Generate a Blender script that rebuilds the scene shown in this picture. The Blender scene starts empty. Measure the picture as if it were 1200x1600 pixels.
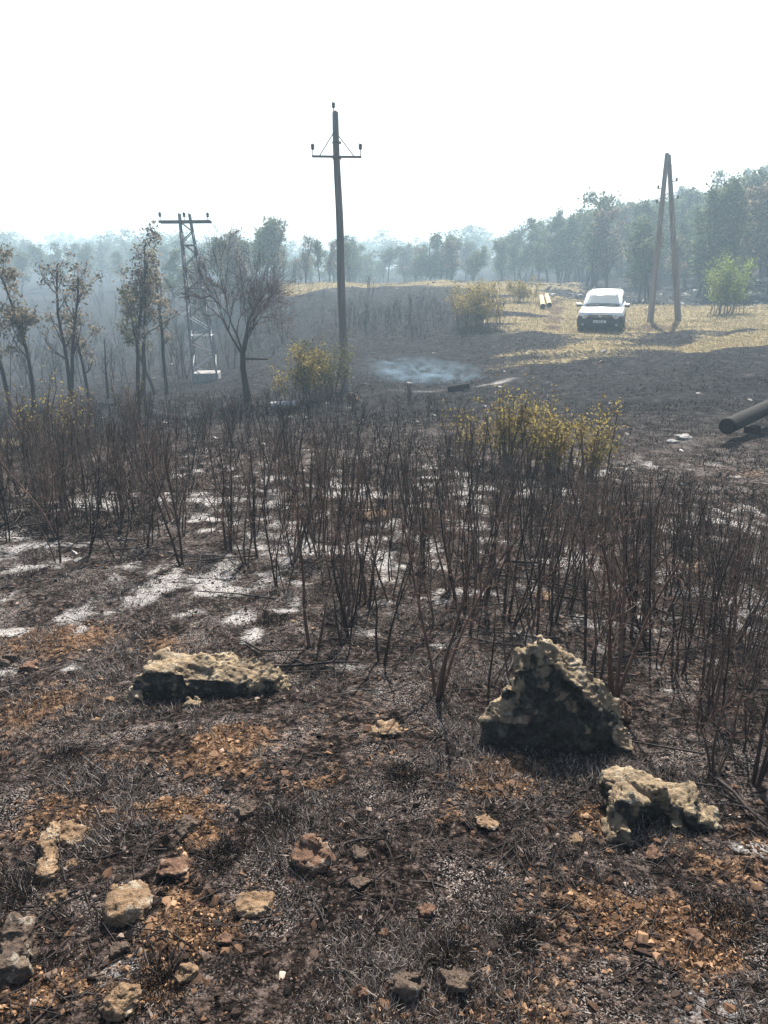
import bpy, bmesh, math, random
import numpy as np
from mathutils import Vector, Matrix, Euler
R = math.radians
scene = bpy.context.scene

# ------------------------------------------------------------------ camera, sky, sun, exposure
PITCH = 17.8; FPX = 1155.0; CAMZ = 1.6
SUN_AZ, SUN_EL = 12.0, 50.0          # degrees right of straight ahead, above the horizon
cam = bpy.data.cameras.new("camera"); cam.sensor_fit = 'VERTICAL'; cam.sensor_height = 36; cam.lens = 26.0
cam.clip_start = 0.05; cam.clip_end = 3000
camo = bpy.data.objects.new("camera", cam); scene.collection.objects.link(camo)
camo.location = (0, 0, CAMZ); camo.rotation_euler = (R(90 - PITCH), 0, 0); scene.camera = camo

W = bpy.data.worlds.new("World"); scene.world = W; W.use_nodes = True
wn = W.node_tree; wn.nodes.clear()
sky = wn.nodes.new('ShaderNodeTexSky'); sky.sky_type = 'NISHITA'; sky.sun_disc = False
sky.sun_elevation = R(SUN_EL); sky.sun_rotation = R(SUN_AZ)
sky.air_density = 1.0; sky.dust_density = 3.5; sky.ozone_density = 1.0
bg = wn.nodes.new('ShaderNodeBackground'); bg.inputs[1].default_value = 0.07
wo = wn.nodes.new('ShaderNodeOutputWorld')
wn.links.new(sky.outputs[0], bg.inputs[0]); wn.links.new(bg.outputs[0], wo.inputs[0])

sl = bpy.data.lights.new("sun", 'SUN'); sl.energy = 5.0; sl.angle = R(0.5); sl.color = (1.0, 0.94, 0.84)
so = bpy.data.objects.new("sun", sl); scene.collection.objects.link(so)
sd = Vector((math.sin(R(SUN_AZ)) * math.cos(R(SUN_EL)), math.cos(R(SUN_AZ)) * math.cos(R(SUN_EL)), math.sin(R(SUN_EL))))
so.rotation_euler = sd.to_track_quat('Z', 'Y').to_euler(); so.location = (0, 0, 60)
vs = scene.view_settings; vs.view_transform = 'Standard'; vs.look = 'None'; vs.exposure = 1.5; vs.gamma = 1.0
HAZE_DENSITY = 0.0032

# ------------------------------------------------------------------ noise (vectorised)
def _hash(i, j, k, seed):
    h = (i.astype(np.int64) * 73856093) ^ (j.astype(np.int64) * 19349663) ^ (k.astype(np.int64) * 83492791) ^ np.int64(seed * 2654435761 % 2147483647)
    h = (h ^ (h >> 13)) * 1274126177 & 0x7fffffff
    h = (h ^ (h >> 16)) * 668265263 & 0x7fffffff
    return ((h ^ (h >> 15)) & 0xffffff) / float(0xffffff)
def vnoise(P, seed=0):
    I = np.floor(P).astype(np.int64); F = P - I; F = F * F * (3 - 2 * F)
    x, y, z = F[:, 0], F[:, 1], F[:, 2]; i, j, k = I[:, 0], I[:, 1], I[:, 2]
    def c(a, b, d): return _hash(i + a, j + b, k + d, seed)
    x00 = c(0,0,0) * (1-x) + c(1,0,0) * x; x10 = c(0,1,0) * (1-x) + c(1,1,0) * x
    x01 = c(0,0,1) * (1-x) + c(1,0,1) * x; x11 = c(0,1,1) * (1-x) + c(1,1,1) * x
    return (x00 * (1-y) + x10 * y) * (1-z) + (x01 * (1-y) + x11 * y) * z
def fbm(P, scale=1.0, octv=4, seed=0):
    s = 0; a = 1.0; t = 0; Q = P * scale
    for o in range(octv):
        s = s + a * vnoise(Q, seed + o * 7); t += a; a *= .5; Q = Q * 2.03 + 11.7
    return s / t - .5
def voro(P, seed):
    I = np.floor(P).astype(np.int64); F = P - I; f1 = np.full(len(P), 9.); f2 = f1.copy(); cid = np.zeros(len(P))
    for a in (-1, 0, 1):
        for b in (-1, 0, 1):
            for c in (-1, 0, 1):
                i, j, k = I[:, 0] + a, I[:, 1] + b, I[:, 2] + c
                d = (a + _hash(i, j, k, seed) - F[:, 0]) ** 2 + (b + _hash(i, j, k, seed + 1) - F[:, 1]) ** 2 + (c + _hash(i, j, k, seed + 2) - F[:, 2]) ** 2
                d = np.sqrt(d); n = d < f1; f2 = np.where(n, f1, np.minimum(f2, d)); cid = np.where(n, _hash(i, j, k, seed + 3), cid); f1 = np.where(n, d, f1)
    return f1, f2, cid
def sstep(a, b, x):
    t = np.clip((x - a) / (b - a), 0, 1); return t * t * (3 - 2 * t)

# ------------------------------------------------------------------ terrain
near = [(0.0,1.6),(1.25,1.63),(1.65,1.67),(2.3,1.74),(2.85,1.82),(3.7,1.94),(5.0,2.09),(7,2.25),(8.5,2.33),(10.8,2.45)]
prof = {
 -27.0: [(14.5,2.75),(20,3.3),(28,4.1),(35,4.7),(45,5.2),(60,5.0),(80,4.0),(110,2.2),(150,1.0),(220,-3.5),(300,-6)],
 -13.9: [(14.5,2.75),(20,3.2),(28,3.9),(35,4.3),(45,4.3),(60,3.6),(80,2.4),(110,1.2),(150,0.5),(220,-2.0),(300,-3)],
 -8.0:  [(14.5,2.70),(20,3.1),(25,3.4),(30,3.35),(38,2.9),(46,2.1),(56,0.9),(62,0.65),(80,1.2),(150,0.5),(220,-1.0),(300,-2)],
 -3.8:  [(14.5,2.64),(19,2.95),(22,3.06),(26,3.02),(29,2.78),(33,2.5),(38,2.05),(44,1.45),(52,.72),(58,.5),(72,.95),(100,1.2),(200,-.5),(300,-1)],
  4.7:  [(14.5,2.64),(19,2.9),(24,2.95),(29,2.7),(35,2.2),(42,1.45),(50,.7),(56,.45),(72,1.0),(100,.9),(200,-2),(300,-3)],
 11.6:  [(14.5,2.62),(19,2.7),(24,2.58),(30,2.3),(35,1.95),(42,1.5),(50,1.0),(58,.6),(64,.5),(80,1.1),(110,-.5),(200,-5),(300,-6)],
 18.2:  [(14.5,2.58),(19,2.62),(24,2.5),(30,2.3),(36,2.0),(42,1.75),(50,1.7),(60,1.3),(75,.4),(100,-2.0),(150,-6),(220,-9),(300,-10)],
 27.0:  [(14.5,2.5),(19,2.55),(25,2.4),(30,2.15),(36,1.9),(42,1.85),(50,1.5),(60,.6),(75,-1.4),(100,-4.6),(150,-9.5),(220,-12),(300,-13)],
}
AZ = sorted(prof); LD = np.linspace(math.log(0.2), math.log(320), 500)
TAB = []
for a in AZ:
    p = near + prof[a]; xs = np.log(np.maximum([q[0] for q in p], .2)); zs = [q[1] for q in p]
    t = np.interp(LD, xs, zs); k = np.hanning(23); k /= k.sum()
    t = np.convolve(np.pad(t, 11, mode='edge'), k, 'valid'); TAB.append(t)
TAB = np.array(TAB)
def macro(x, y):
    d = np.hypot(x, y); az = np.degrees(np.arctan2(x, y)); az = np.clip(az, AZ[0], AZ[-1])
    u = (np.log(np.clip(d, .2, 319)) - LD[0]) / (LD[1] - LD[0]); i = np.clip(u.astype(int), 0, len(LD) - 2); f = u - i
    A = np.array(AZ); j = np.clip(np.searchsorted(A, az, side='right') - 1, 0, len(A) - 2)
    g = (az - A[j]) / (A[j+1] - A[j]); g = g * g * (3 - 2 * g)
    a = TAB[j, i] * (1-f) + TAB[j, i+1] * f; b = TAB[j+1, i] * (1-f) + TAB[j+1, i+1] * f
    return CAMZ - (a * (1-g) + b * g)
def relief(x, y, fine=True):
    d = np.hypot(x, y); P = np.stack([x, y, x * 0], 1)
    h = fbm(P, .22, 3, 3) * .5 * sstep(9, 30, d)
    h = h + fbm(P, .9, 3, 5) * (.07 + .16 * sstep(8, 25, d)) * sstep(.5, 3, d)
    if fine:
        h = h + fbm(P, 4.5, 4, 8) * .045 * (1 - sstep(60, 120, d)) + fbm(P, 16, 4, 9) * .030 * (1 - sstep(8, 20, d))
    return h
def height(x, y, fine=True):
    x = np.atleast_1d(np.asarray(x, float)); y = np.atleast_1d(np.asarray(y, float))
    return macro(x, y) + relief(x, y, fine)
ct, st = math.cos(R(PITCH)), math.sin(R(PITCH))
def ray(px, py):
    u, v = px - 600, 800 - py
    return Vector((u, FPX * ct + v * st, -FPX * st + v * ct)).normalized()
def G(px, py):                       # where the sight line through a photo pixel first meets the ground
    r = ray(px, py); t = np.exp(np.linspace(math.log(.7), math.log(300), 2500))
    z = CAMZ + r.z * t; h = height(r.x * t, r.y * t, False)
    w = np.nonzero(z < h)[0]; k = w[0] if len(w) else -1
    return Vector((r.x * t[k], r.y * t[k], float(h[k])))
def at(px, d):                       # ground point at azimuth of a pixel column and a distance
    a = math.atan2(px - 600, 1205.0); x, y = d * math.sin(a), d * math.cos(a)
    return Vector((x, y, float(height(x, y, False)[0])))
def azof(px, d, py=440):
    u, v = px - 600, 800 - py
    return math.atan2(u, FPX * ct + v * st)

# ------------------------------------------------------------------ ground masks (what the ground is made of)
def blobs(x, y, L):
    m = x * 0
    for (px, py, rx, ry, a) in L:    # centre pixel, half sizes in metres across / along, strength
        c = G(px, py); m = np.maximum(m, a * np.exp(-(((x - c.x) / rx) ** 2 + ((y - c.y) / ry) ** 2)))
    return m
SOIL = [(90,1000,.4,.3,1.1),(60,1100,.35,.3,.9),(330,1180,.19,.24,1.4),(250,1265,.22,.12,1.2),(330,1300,.1,.08,.7),(780,1215,.18,.14,1.3),(740,1195,.1,.1,.6),
        (1040,1440,.19,.12,1.3),(1100,1480,.14,.1,1.1),(330,1440,.2,.14,1.1),(130,1460,.14,.12,.8),(60,1560,.2,.12,.9),(290,1570,.16,.1,.8),(390,1380,.1,.1,.7),
        (640,1590,.15,.08,.8),(930,1270,.1,.1,.8),(800,1590,.15,.06,.7),(690,1450,.15,.1,.6),(120,1250,.12,.1,.4),(200,1180,.15,.12,.5),(500,1390,.1,.1,.4),
        (230,1010,.3,.25,.7),(20,1010,.3,.3,.7),(830,1275,.12,.05,.8),(590,800,.25,.3,.8),(1080,885,.3,.3,.7),(960,960,.3,.2,.5),(1170,740,.6,.4,.5),(1050,1320,.1,.1,.5)]
ASH = [(345,895,.10,.34,1.3),(362,930,.12,.16,1),(380,965,.10,.16,1.3),(398,995,.08,.14,1.3),(330,885,.12,.08,.8),(55,888,.18,.07,.9),(172,886,.16,.06,.8),(545,1040,.12,.07,.9),(440,953,.2,.035,.8),
       (560,985,.12,.12,.7),(640,985,.10,.08,.6),(520,770,.35,.35,.8),(440,750,.3,.3,.7),(735,780,.12,.7,1),(700,760,.25,.25,.7),(130,790,.35,.2,.8),(260,785,.3,.15,.8),
       (280,815,.22,.2,.7),(230,835,.2,.15,.7),(880,880,.2,.12,.8),(780,850,.25,.12,.6),(1110,930,.4,.08,.9),(1180,985,.25,.06,.8),(1040,965,.25,.07,.7),(1130,815,.3,.15,.9),
       (1045,1078,.08,.04,.9),(690,1010,.10,.05,.8),(600,860,.2,.2,.6),(480,860,.2,.15,.7),(1170,1325,.1,.05,.7),(185,1510,.09,.06,.5),(290,1505,.06,.05,.4),(400,1490,.15,.08,.3),(470,1400,.12,.08,.3),(750,1360,.12,.08,.3),
       (1150,1560,.16,.12,.5),(1080,1590,.16,.08,.5),(20,860,.2,.12,.6),(300,650,1.5,.8,.5),(440,640,.5,.3,.5),(560,1080,.2,.06,.5),(1000,940,.2,.12,.6),(640,900,.12,.2,.5),(610,960,.1,.15,.6),(150,960,.15,.04,.5),(260,965,.15,.04,.5)]
def masks(x, y):
    d = np.hypot(x, y); az = np.degrees(np.arctan2(x, y)); P = np.stack([x, y, x * 0], 1)
    n1 = fbm(P, 1.3, 4, 21); n2 = fbm(P, .35, 4, 31); n3 = fbm(P, 5.0, 4, 41)
    Ps = np.stack([x * .16, y * .55, x * 0], 1); ns = fbm(Ps, 1.0, 5, 51)      # streaks across the slope
    soil = blobs(x, y, SOIL) * (.8 + n3) + (n3 * 1.7 + n1 * 1.4 + .12) * (1 - sstep(2.0, 3.6, d)) * .85
    soil = soil * (1 - sstep(12, 16, d)) + .05
    thick = sstep(3.0, 4.0, d) * (1 - sstep(9, 14, d))
    ash = blobs(x, y, ASH) * (.95 + n3 * 1.4) + np.clip(n1 * 1.6 + n3 * 3.4 + .08, 0, 1) * thick * .9
    ash = ash + np.clip(n3 * 2 - .25, 0, .5) * (1 - sstep(3, 4, d)) * .5
    # unburnt dry grass: round the car, on the crest and a strip far left
    g = x * 0
    car = np.exp(-((az - 15.8) / 5.2) ** 2) * sstep(25.5, 29.0, d) * (1 - sstep(60, 75, d))
    right = sstep(15, 18.5, az) * sstep(30.5, 34.5, d) * (1 - sstep(44, 49, d))
    right2 = sstep(20, 23, az) * sstep(25.5, 27.5, d) * (1 - sstep(32, 34, d)) * .75
    track = np.exp(-((az - (10.5 + (d - 35) * .04)) / 2.6) ** 2) * sstep(34, 40, d)
    crest = sstep(-9, -6, az) * (1 - sstep(17, 19, az)) * sstep(47, 53, d) * (1 - sstep(62, 75, d))
    strip = np.exp(-(((x + 6.3) / 1.8) ** 2 + ((y - 12.3) / .8) ** 2)) * .9
    g = np.maximum.reduce([car, right, right2, track, crest * .9, strip])
    g = g * (.82 + ns * 1.5) + .14 * sstep(24, 28, d) * sstep(5, 9, az) + ns * 1.9 * sstep(17, 25, d) * sstep(4, 9, az) * (d < 75) + ns * 1.0 * crest
    frs = sstep(12, 17, az) * sstep(46, 50, d) + sstep(75, 85, d)
    g = g * (1 - np.clip(frs, 0, 1))
    red = np.maximum.reduce([np.exp(-(((az - 12.6) / .9) ** 2)) * sstep(31, 33, d) * (1 - sstep(41, 44, d)),
                             np.exp(-((az - 19.0) / 2.6) ** 2) * np.exp(-((d - 34.0) / 1.4) ** 2) * 1.1,
                             np.exp(-((az - (15.2 - (d - 26) * .25)) / .55) ** 2) * sstep(21, 23, d) * (1 - sstep(28, 30, d)) * .4,
                             np.exp(-((az - (17.4 - (d - 26) * .25)) / .45) ** 2) * sstep(21, 23, d) * (1 - sstep(28, 30, d)) * .35])
    red = red * (.8 + n1 * 1.5)
    ash = ash + sstep(46, 52, d) * sstep(12, 16, az) * np.clip(n1 * 2.2 + .05, 0, .8) + sstep(40, 46, d) * (az < 0) * np.clip(n2 * 2.5 - .2, 0, .45)
    # pale line of ash by the smouldering log and the thin white path
    c = G(660, 612); ash = np.maximum(ash, np.exp(-(((x - c.x) / 1.6) ** 2 + ((y - c.y) / .25) ** 2)) * .55)
    c = G(775, 600); ash = np.maximum(ash, np.exp(-(((x - c.x) / .9) ** 2 + ((y - c.y - (x - c.x) * .7) / .35) ** 2)) * .8)
    c = G(1065, 688); ash = np.maximum(ash, np.exp(-(((x - c.x) / .35) ** 2 + ((y - c.y) / .3) ** 2)) * .6)
    return [np.clip(m, 0, 1) for m in (soil, ash, g, red)]

# ------------------------------------------------------------------ materials
def newmat(name):
    m = bpy.data.materials.new(name); m.use_nodes = True; nt = m.node_tree; nt.nodes.clear()
    out = nt.nodes.new('ShaderNodeOutputMaterial'); b = nt.nodes.new('ShaderNodeBsdfPrincipled')
    nt.links.new(b.outputs[0], out.inputs[0]); return m, nt, b
class N:
    def __init__(s, nt): s.nt = nt
    def coord(s, kind='Object'):
        return s.nt.nodes.new('ShaderNodeTexCoord').outputs[kind]
    def noise(s, v, scale, det=4, rough=.6, dist=0):
        n = s.nt.nodes.new('ShaderNodeTexNoise'); n.inputs['Scale'].default_value = scale; n.inputs['Detail'].default_value = det
        n.inputs['Roughness'].default_value = rough; n.inputs['Distortion'].default_value = dist; s.nt.links.new(v, n.inputs['Vector']); return n.outputs[0]
    def voro(s, v, scale, feat='F1'):
        n = s.nt.nodes.new('ShaderNodeTexVoronoi'); n.feature = feat; n.inputs['Scale'].default_value = scale; s.nt.links.new(v, n.inputs['Vector']); return n.outputs[0]
    def scalev(s, v, sc):
        n = s.nt.nodes.new('ShaderNodeVectorMath'); n.operation = 'MULTIPLY'; s.nt.links.new(v, n.inputs[0]); n.inputs[1].default_value = sc; return n.outputs[0]
    def ramp(s, f, stops):
        n = s.nt.nodes.new('ShaderNodeValToRGB'); e = n.color_ramp.elements
        while len(e) < len(stops): e.new(.5)
        for q, (p, c) in zip(e, stops): q.position = p; q.color = (*c, 1) if len(c) == 3 else c
        s.nt.links.new(f, n.inputs[0]); return n.outputs[0]
    def attr(s, name):
        n = s.nt.nodes.new('ShaderNodeAttribute'); n.attribute_name = name; return n.outputs['Fac']
    def math(s, op, a, b=0.0, clamp=False):
        n = s.nt.nodes.new('ShaderNodeMath'); n.operation = op; n.use_clamp = clamp
        for i, v in enumerate((a, b)):
            if isinstance(v, (int, float)): n.inputs[i].default_value = v
            else: s.nt.links.new(v, n.inputs[i])
        return n.outputs[0]
    def mix(s, f, a, b):
        n = s.nt.nodes.new('ShaderNodeMix'); n.data_type = 'RGBA'
        if isinstance(f, (int, float)): n.inputs[0].default_value = f
        else: s.nt.links.new(f, n.inputs[0])
        for i, v in ((6, a), (7, b)):
            if isinstance(v, tuple): n.inputs[i].default_value = (*v, 1)
            else: s.nt.links.new(v, n.inputs[i])
        return n.outputs[2]
    def thr(s, f, a, b):
        n = s.nt.nodes.new('ShaderNodeMapRange'); n.interpolation_type = 'SMOOTHSTEP'; s.nt.links.new(f, n.inputs[0])
        n.inputs[1].default_value = a; n.inputs[2].default_value = b; return n.outputs[0]
    def bump(s, b, h, dist, strength=1.0):
        n = s.nt.nodes.new('ShaderNodeBump'); n.inputs['Strength'].default_value = strength; n.inputs['Distance'].default_value = dist
        s.nt.links.new(h, n.inputs['Height']); s.nt.links.new(n.outputs[0], b.inputs['Normal'])
    def base(s, b, c):
        if isinstance(c, tuple): b.inputs['Base Color'].default_value = (*c, 1)
        else: s.nt.links.new(c, b.inputs['Base Color'])
def simple(name, c1, c2, scale=6, rough=.9, bump=0, stretch=None, spec=.3, metal=0, rnd=None, det=5):
    m, nt, b = newmat(name); n = N(nt); v = n.coord()
    if stretch: v = n.scalev(v, stretch)
    f = n.noise(v, scale, det); c = n.ramp(f, [(.3, c1), (.7, c2)])
    if rnd:
        c = n.mix(n.attr('rnd'), c, rnd)
    n.base(b, c); b.inputs['Roughness'].default_value = rough; b.inputs['Specular IOR Level'].default_value = spec; b.inputs['Metallic'].default_value = metal
    if bump: n.bump(b, f, bump)
    return m
def leafmat(name, a, c, d, trans=.25, spec=.05):
    m, nt, b = newmat(name); n = N(nt); r = n.attr('rnd')
    col = n.ramp(r, [(0, a), (.5, c), (1, d)]); n.base(b, col); b.inputs['Roughness'].default_value = .85; b.inputs['Specular IOR Level'].default_value = spec
    t = nt.nodes.new('ShaderNodeBsdfTranslucent'); nt.links.new(col, t.inputs[0]); mx = nt.nodes.new('ShaderNodeMixShader'); mx.inputs[0].default_value = trans
    nt.links.new(b.outputs[0], mx.inputs[1]); nt.links.new(t.outputs[0], mx.inputs[2])
    nt.links.new(mx.outputs[0], [q for q in nt.nodes if q.type == 'OUTPUT_MATERIAL'][0].inputs[0]); return m

def ground_material():
    m, nt, b = newmat('burnt_ground'); n = N(nt); v = n.coord()
    f1 = n.noise(v, 160, 4, .7); f2 = n.noise(v, 28, 5, .65); f3 = n.noise(v, 5, 5, .6); f4 = n.noise(v, 420, 2, .6)
    fl = n.noise(n.scalev(v, (1, .35, 1)), 9, 6, .7)
    char = n.ramp(f2, [(.41, (.004, .0035, .0035)), (.52, (.026, .019, .017)), (.66, (.15, .115, .10))])
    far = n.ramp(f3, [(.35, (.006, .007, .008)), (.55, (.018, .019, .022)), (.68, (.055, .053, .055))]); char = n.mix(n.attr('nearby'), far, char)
    fleck = n.math('MULTIPLY', n.math('MULTIPLY', n.thr(f1, .51, .60), n.attr('nearby')), n.thr(f3, .34, .58))
    fleck = n.math('MULTIPLY', fleck, n.thr(n.noise(v, 3.2, 4, .6), .42, .62)); char = n.mix(n.math('MULTIPLY', fleck, .8), char, (.50, .44, .41))
    soil = n.ramp(f2, [(.34, (.022, .013, .009)), (.5, (.12, .070, .042)), (.66, (.31, .20, .125))])
    soil = n.mix(n.math('MULTIPLY', n.thr(f4, .58, .66), .6), soil, (.03, .02, .016))
    ash = n.ramp(f1, [(.3, (.16, .15, .15)), (.48, (.44, .42, .41)), (.64, (.76, .74, .72))])
    grass = n.ramp(fl, [(.3, (.07, .055, .033)), (.5, (.20, .16, .088)), (.7, (.36, .305, .185))])
    red = n.ramp(f2, [(.3, (.05, .035, .030)), (.7, (.13, .088, .072))])
    def mk(name, amp=.7, lo=.36, hi=.56, nz=None):
        a = n.math('ADD', n.attr(name), n.math('MULTIPLY', n.math('SUBTRACT', nz or f2, .5), amp * 1.6)); return n.thr(a, lo, hi)
    c = n.mix(mk('soil', .8, .35, .7), char, soil)
    c = n.mix(n.math('MULTIPLY', mk('ash', 1.3, .38, 1.0, n.noise(n.scalev(v, (1, 1.6, 1)), 30, 7, .8)), n.thr(n.noise(v, 90, 6, .85), .35, .55)), c, ash)
    c = n.mix(mk('grass', .55, .40, .60, fl), c, grass)
    c = n.mix(mk('red', .6, .35, .7), c, red)
    n.base(b, c); b.inputs['Roughness'].default_value = .95; b.inputs['Specular IOR Level'].default_value = .02
    h = n.math('ADD', n.math('MULTIPLY', f2, 1.0), n.math('MULTIPLY', f1, .35)); n.bump(b, h, .05, 1.0)
    return m
def rock_material(name, light, mid, soot_shade=.5):
    m, nt, b = newmat(name); n = N(nt); v = n.coord()
    f1 = n.noise(v, 60, 5, .7); f2 = n.noise(v, 9, 6, .65); f3 = n.noise(v, 22, 4, .6, .6); vo = n.voro(v, 38)
    c = n.ramp(f2, [(.32, mid), (.5, tuple((a + q) / 2 for a, q in zip(light, mid))), (.68, light)])
    c = n.mix(n.math('MULTIPLY', n.thr(f1, .55, .68), .5), c, tuple(q * .45 for q in mid))
    c = n.mix(n.math('MULTIPLY', n.thr(f3, .56, .62), .35), c, (.42, .40, .34))
    s = n.math('ADD', n.attr('soot_shade'), n.math('MULTIPLY', n.math('SUBTRACT', f3, .5), 1.3))  # mask mixes real soot with shade put into the rock colour
    c = n.mix(n.math('MULTIPLY', n.thr(s, .75 - soot_shade * .4, 1.0 - soot_shade * .4), .93), c, n.ramp(n.noise(v, 26, 5, .7), [(.38, (.010, .010, .010)), (.55, (.036, .036, .033)), (.70, (.12, .112, .095))]))
    n.base(b, c); b.inputs['Roughness'].default_value = .92; b.inputs['Specular IOR Level'].default_value = .2
    h = n.math('ADD', f1, n.math('MULTIPLY', vo, .6)); n.bump(b, h, .018, 1.0); return m

M = {}
M['ground'] = ground_material()
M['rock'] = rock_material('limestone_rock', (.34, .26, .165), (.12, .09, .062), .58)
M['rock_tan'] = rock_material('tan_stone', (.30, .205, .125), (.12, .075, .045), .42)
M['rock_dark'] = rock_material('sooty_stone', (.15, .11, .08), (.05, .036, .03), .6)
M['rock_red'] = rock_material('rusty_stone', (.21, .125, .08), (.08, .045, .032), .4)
M['bark_sapling'] = simple('scorched_stem_bark', (.016, .011, .009), (.085, .054, .044), 14, .85, .004, (1, 1, .25))
M['bark_black'] = simple('charred_stem_bark', (.008, .007, .007), (.030, .021, .020), 14, .8, .004, (1, 1, .25))
M['bark_brown'] = simple('brown_stem_bark', (.05, .032, .025), (.165, .10, .075), 10, .9, .003, (1, 1, .25))
M['bark_grey'] = simple('grey_brown_stem_bark', (.022, .018, .016), (.095, .072, .060), 14, .88, .004, (1, 1, .25))
M['bark_tree'] = simple('tree_bark', (.018, .015, .014), (.055, .043, .036), 8, .9, .01, (1, 1, .2))
M['bark_pale'] = simple('tree_bark_grey', (.04, .036, .032), (.11, .10, .09), 8, .9, .01, (1, 1, .2))
M['twig_red'] = simple('tree_bark_reddish', (.035, .020, .018), (.10, .050, .042), 8, .9)
M['pole'] = simple('weathered_pole_wood', (.10, .085, .072), (.28, .24, .205), 12, .85, .01, (1, 1, .06))
M['iron'] = simple('rusty_iron', (.06, .04, .035), (.14, .09, .07), 20, .6, .002, None, .5)
M['steel'] = simple('galvanised_steel', (.10, .10, .10), (.22, .22, .22), 8, .5, 0, None, .5, .6)
M['steel_white'] = simple('pale_painted_steel', (.34, .35, .35), (.50, .50, .49), 8, .6)
M['porcelain'] = simple('brown_porcelain', (.05, .03, .025), (.08, .05, .04), 5, .25, 0, None, .6)
M['concrete'] = simple('pale_concrete', (.16, .155, .15), (.30, .285, .27), 9, .9, .005)
M['log_char'] = simple('charred_log', (.003, .003, .003), (.011, .010, .010), 10, .85, .02, (1, 1, .2), .15)
M['log_end'] = simple('charred_log_end', (.004, .004, .004), (.02, .018, .017), 30, .9, .01)
M['log_pale'] = simple('peeled_log', (.38, .28, .13), (.62, .50, .27), 6, .8, .005, (1, 1, .15))
M['log_white'] = simple('ash_covered_log', (.30, .27, .26), (.62, .58, .56), 9, .9, .01, (1, 1, .3))
M['leaf_scorch'] = leafmat('scorched_leaves', (.06, .055, .045), (.17, .145, .105), (.32, .27, .19), .35)
M['leaf_olive'] = leafmat('olive_leaves', (.05, .055, .028), (.12, .12, .055), (.22, .20, .10))
M['leaf_forest'] = leafmat('woodland_leaves', (.045, .065, .028), (.105, .135, .06), (.21, .24, .12))
M['leaf_yellow'] = leafmat('yellow_green_leaves', (.07, .045, .022), (.26, .205, .065), (.42, .35, .12), .35)
M['leaf_green'] = leafmat('fresh_green_leaves', (.08, .12, .03), (.18, .23, .055), (.30, .35, .10), .35)
M['leaf_dry'] = leafmat('dry_leaves', (.03, .018, .012), (.15, .080, .042), (.34, .21, .115), .1)
M['blade_burnt'] = leafmat('burnt_grass_blades', (.008, .007, .007), (.060, .044, .037), (.40, .36, .33), .1)
M['blade_dry'] = leafmat('dry_grass_blades', (.12, .095, .055), (.25, .205, .12), (.42, .36, .23), .3)
M['gravel'] = leafmat('gravel_stones', (.020, .015, .013), (.10, .058, .036), (.30, .19, .115), .0)
M['crumb'] = leafmat('charcoal_crumbs', (.006, .005, .005), (.06, .042, .034), (.36, .28, .23), .0)
M['pale_stone'] = leafmat('pale_stones', (.05, .047, .045), (.15, .14, .13), (.40, .385, .36), .0)
# car
M['car_white'] = simple('white_car_paint', (.78, .78, .78), (.82, .82, .81), 3, .22, 0, None, .6)
M['car_plastic'] = simple('black_bumper_plastic', (.018, .020, .023), (.028, .031, .035), 20, .55, 0, None, .4)
M['tyre'] = simple('tyre_rubber', (.012, .012, .012), (.03, .028, .026), 20, .85, .003)
M['rim'] = simple('alloy_rim', (.35, .35, .36), (.5, .5, .5), 9, .35, 0, None, .5, .8)
M['chrome'] = simple('chrome', (.75, .75, .76), (.8, .8, .8), 9, .15, 0, None, .5, 1.0)
M['plate'] = simple('number_plate_white', (.72, .72, .70), (.76, .76, .74), 9, .4)
M['ink'] = simple('number_plate_ink', (.02, .02, .025), (.03, .03, .035), 9, .5)
def glassmat(name, col, rough, trans):
    m, nt, b = newmat(name); n = N(nt); f = n.noise(n.coord(), 3, 3)
    n.base(b, n.ramp(f, [(.3, col), (.7, tuple(min(1, q * 1.25) for q in col))])); b.inputs['Roughness'].default_value = rough
    b.inputs['Transmission Weight'].default_value = trans; b.inputs['IOR'].default_value = 1.5; b.inputs['Coat Weight'].default_value = 1.0; b.inputs['Coat Roughness'].default_value = .05
    return m
M['windscreen'] = glassmat('windscreen_glass', (.10, .14, .15), .06, .25)
M['lens'] = glassmat('headlight_lens', (.28, .33, .36), .1, .3)

# ------------------------------------------------------------------ object helpers
C = scene.collection
def mesh_np(name, V, F, mats, attrs=None, midx=None, smooth=False):
    me = bpy.data.meshes.new(name); V = np.asarray(V, np.float32); F = np.asarray(F, np.int32); k = F.shape[1]
    me.vertices.add(len(V)); me.vertices.foreach_set('co', V.ravel())
    me.loops.add(F.size); me.loops.foreach_set('vertex_index', F.ravel())
    me.polygons.add(len(F)); me.polygons.foreach_set('loop_start', np.arange(0, F.size, k, dtype=np.int32))
    me.polygons.foreach_set('use_smooth', np.full(len(F), bool(smooth)))
    for m in (mats if isinstance(mats, (list, tuple)) else [mats]): me.materials.append(m)
    if midx is not None: me.polygons.foreach_set('material_index', np.asarray(midx, np.int32))
    me.update(calc_edges=True)
    for k_, a in (attrs or {}).items():
        at_ = me.attributes.new(k_, 'FLOAT', 'POINT'); at_.data.foreach_set('value', np.asarray(a, np.float32))
    return me
def link(name, me, parent=None, loc=None):
    o = bpy.data.objects.new(name, me); C.objects.link(o)
    if parent: o.parent = parent
    if loc is not None: o.location = loc
    return o
def tag(o, label=None, cat=None, group=None, kind=None):
    if label: o['label'] = label
    if cat: o['category'] = cat
    if group: o['group'] = group
    if kind: o['kind'] = kind
    return o
def empty(name, loc=(0, 0, 0), rz=0, label=None, cat=None, group=None):
    o = bpy.data.objects.new(name, None); C.objects.link(o); o.location = loc; o.rotation_euler.z = rz; o.empty_display_size = .2
    return tag(o, label, cat, group)
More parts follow.
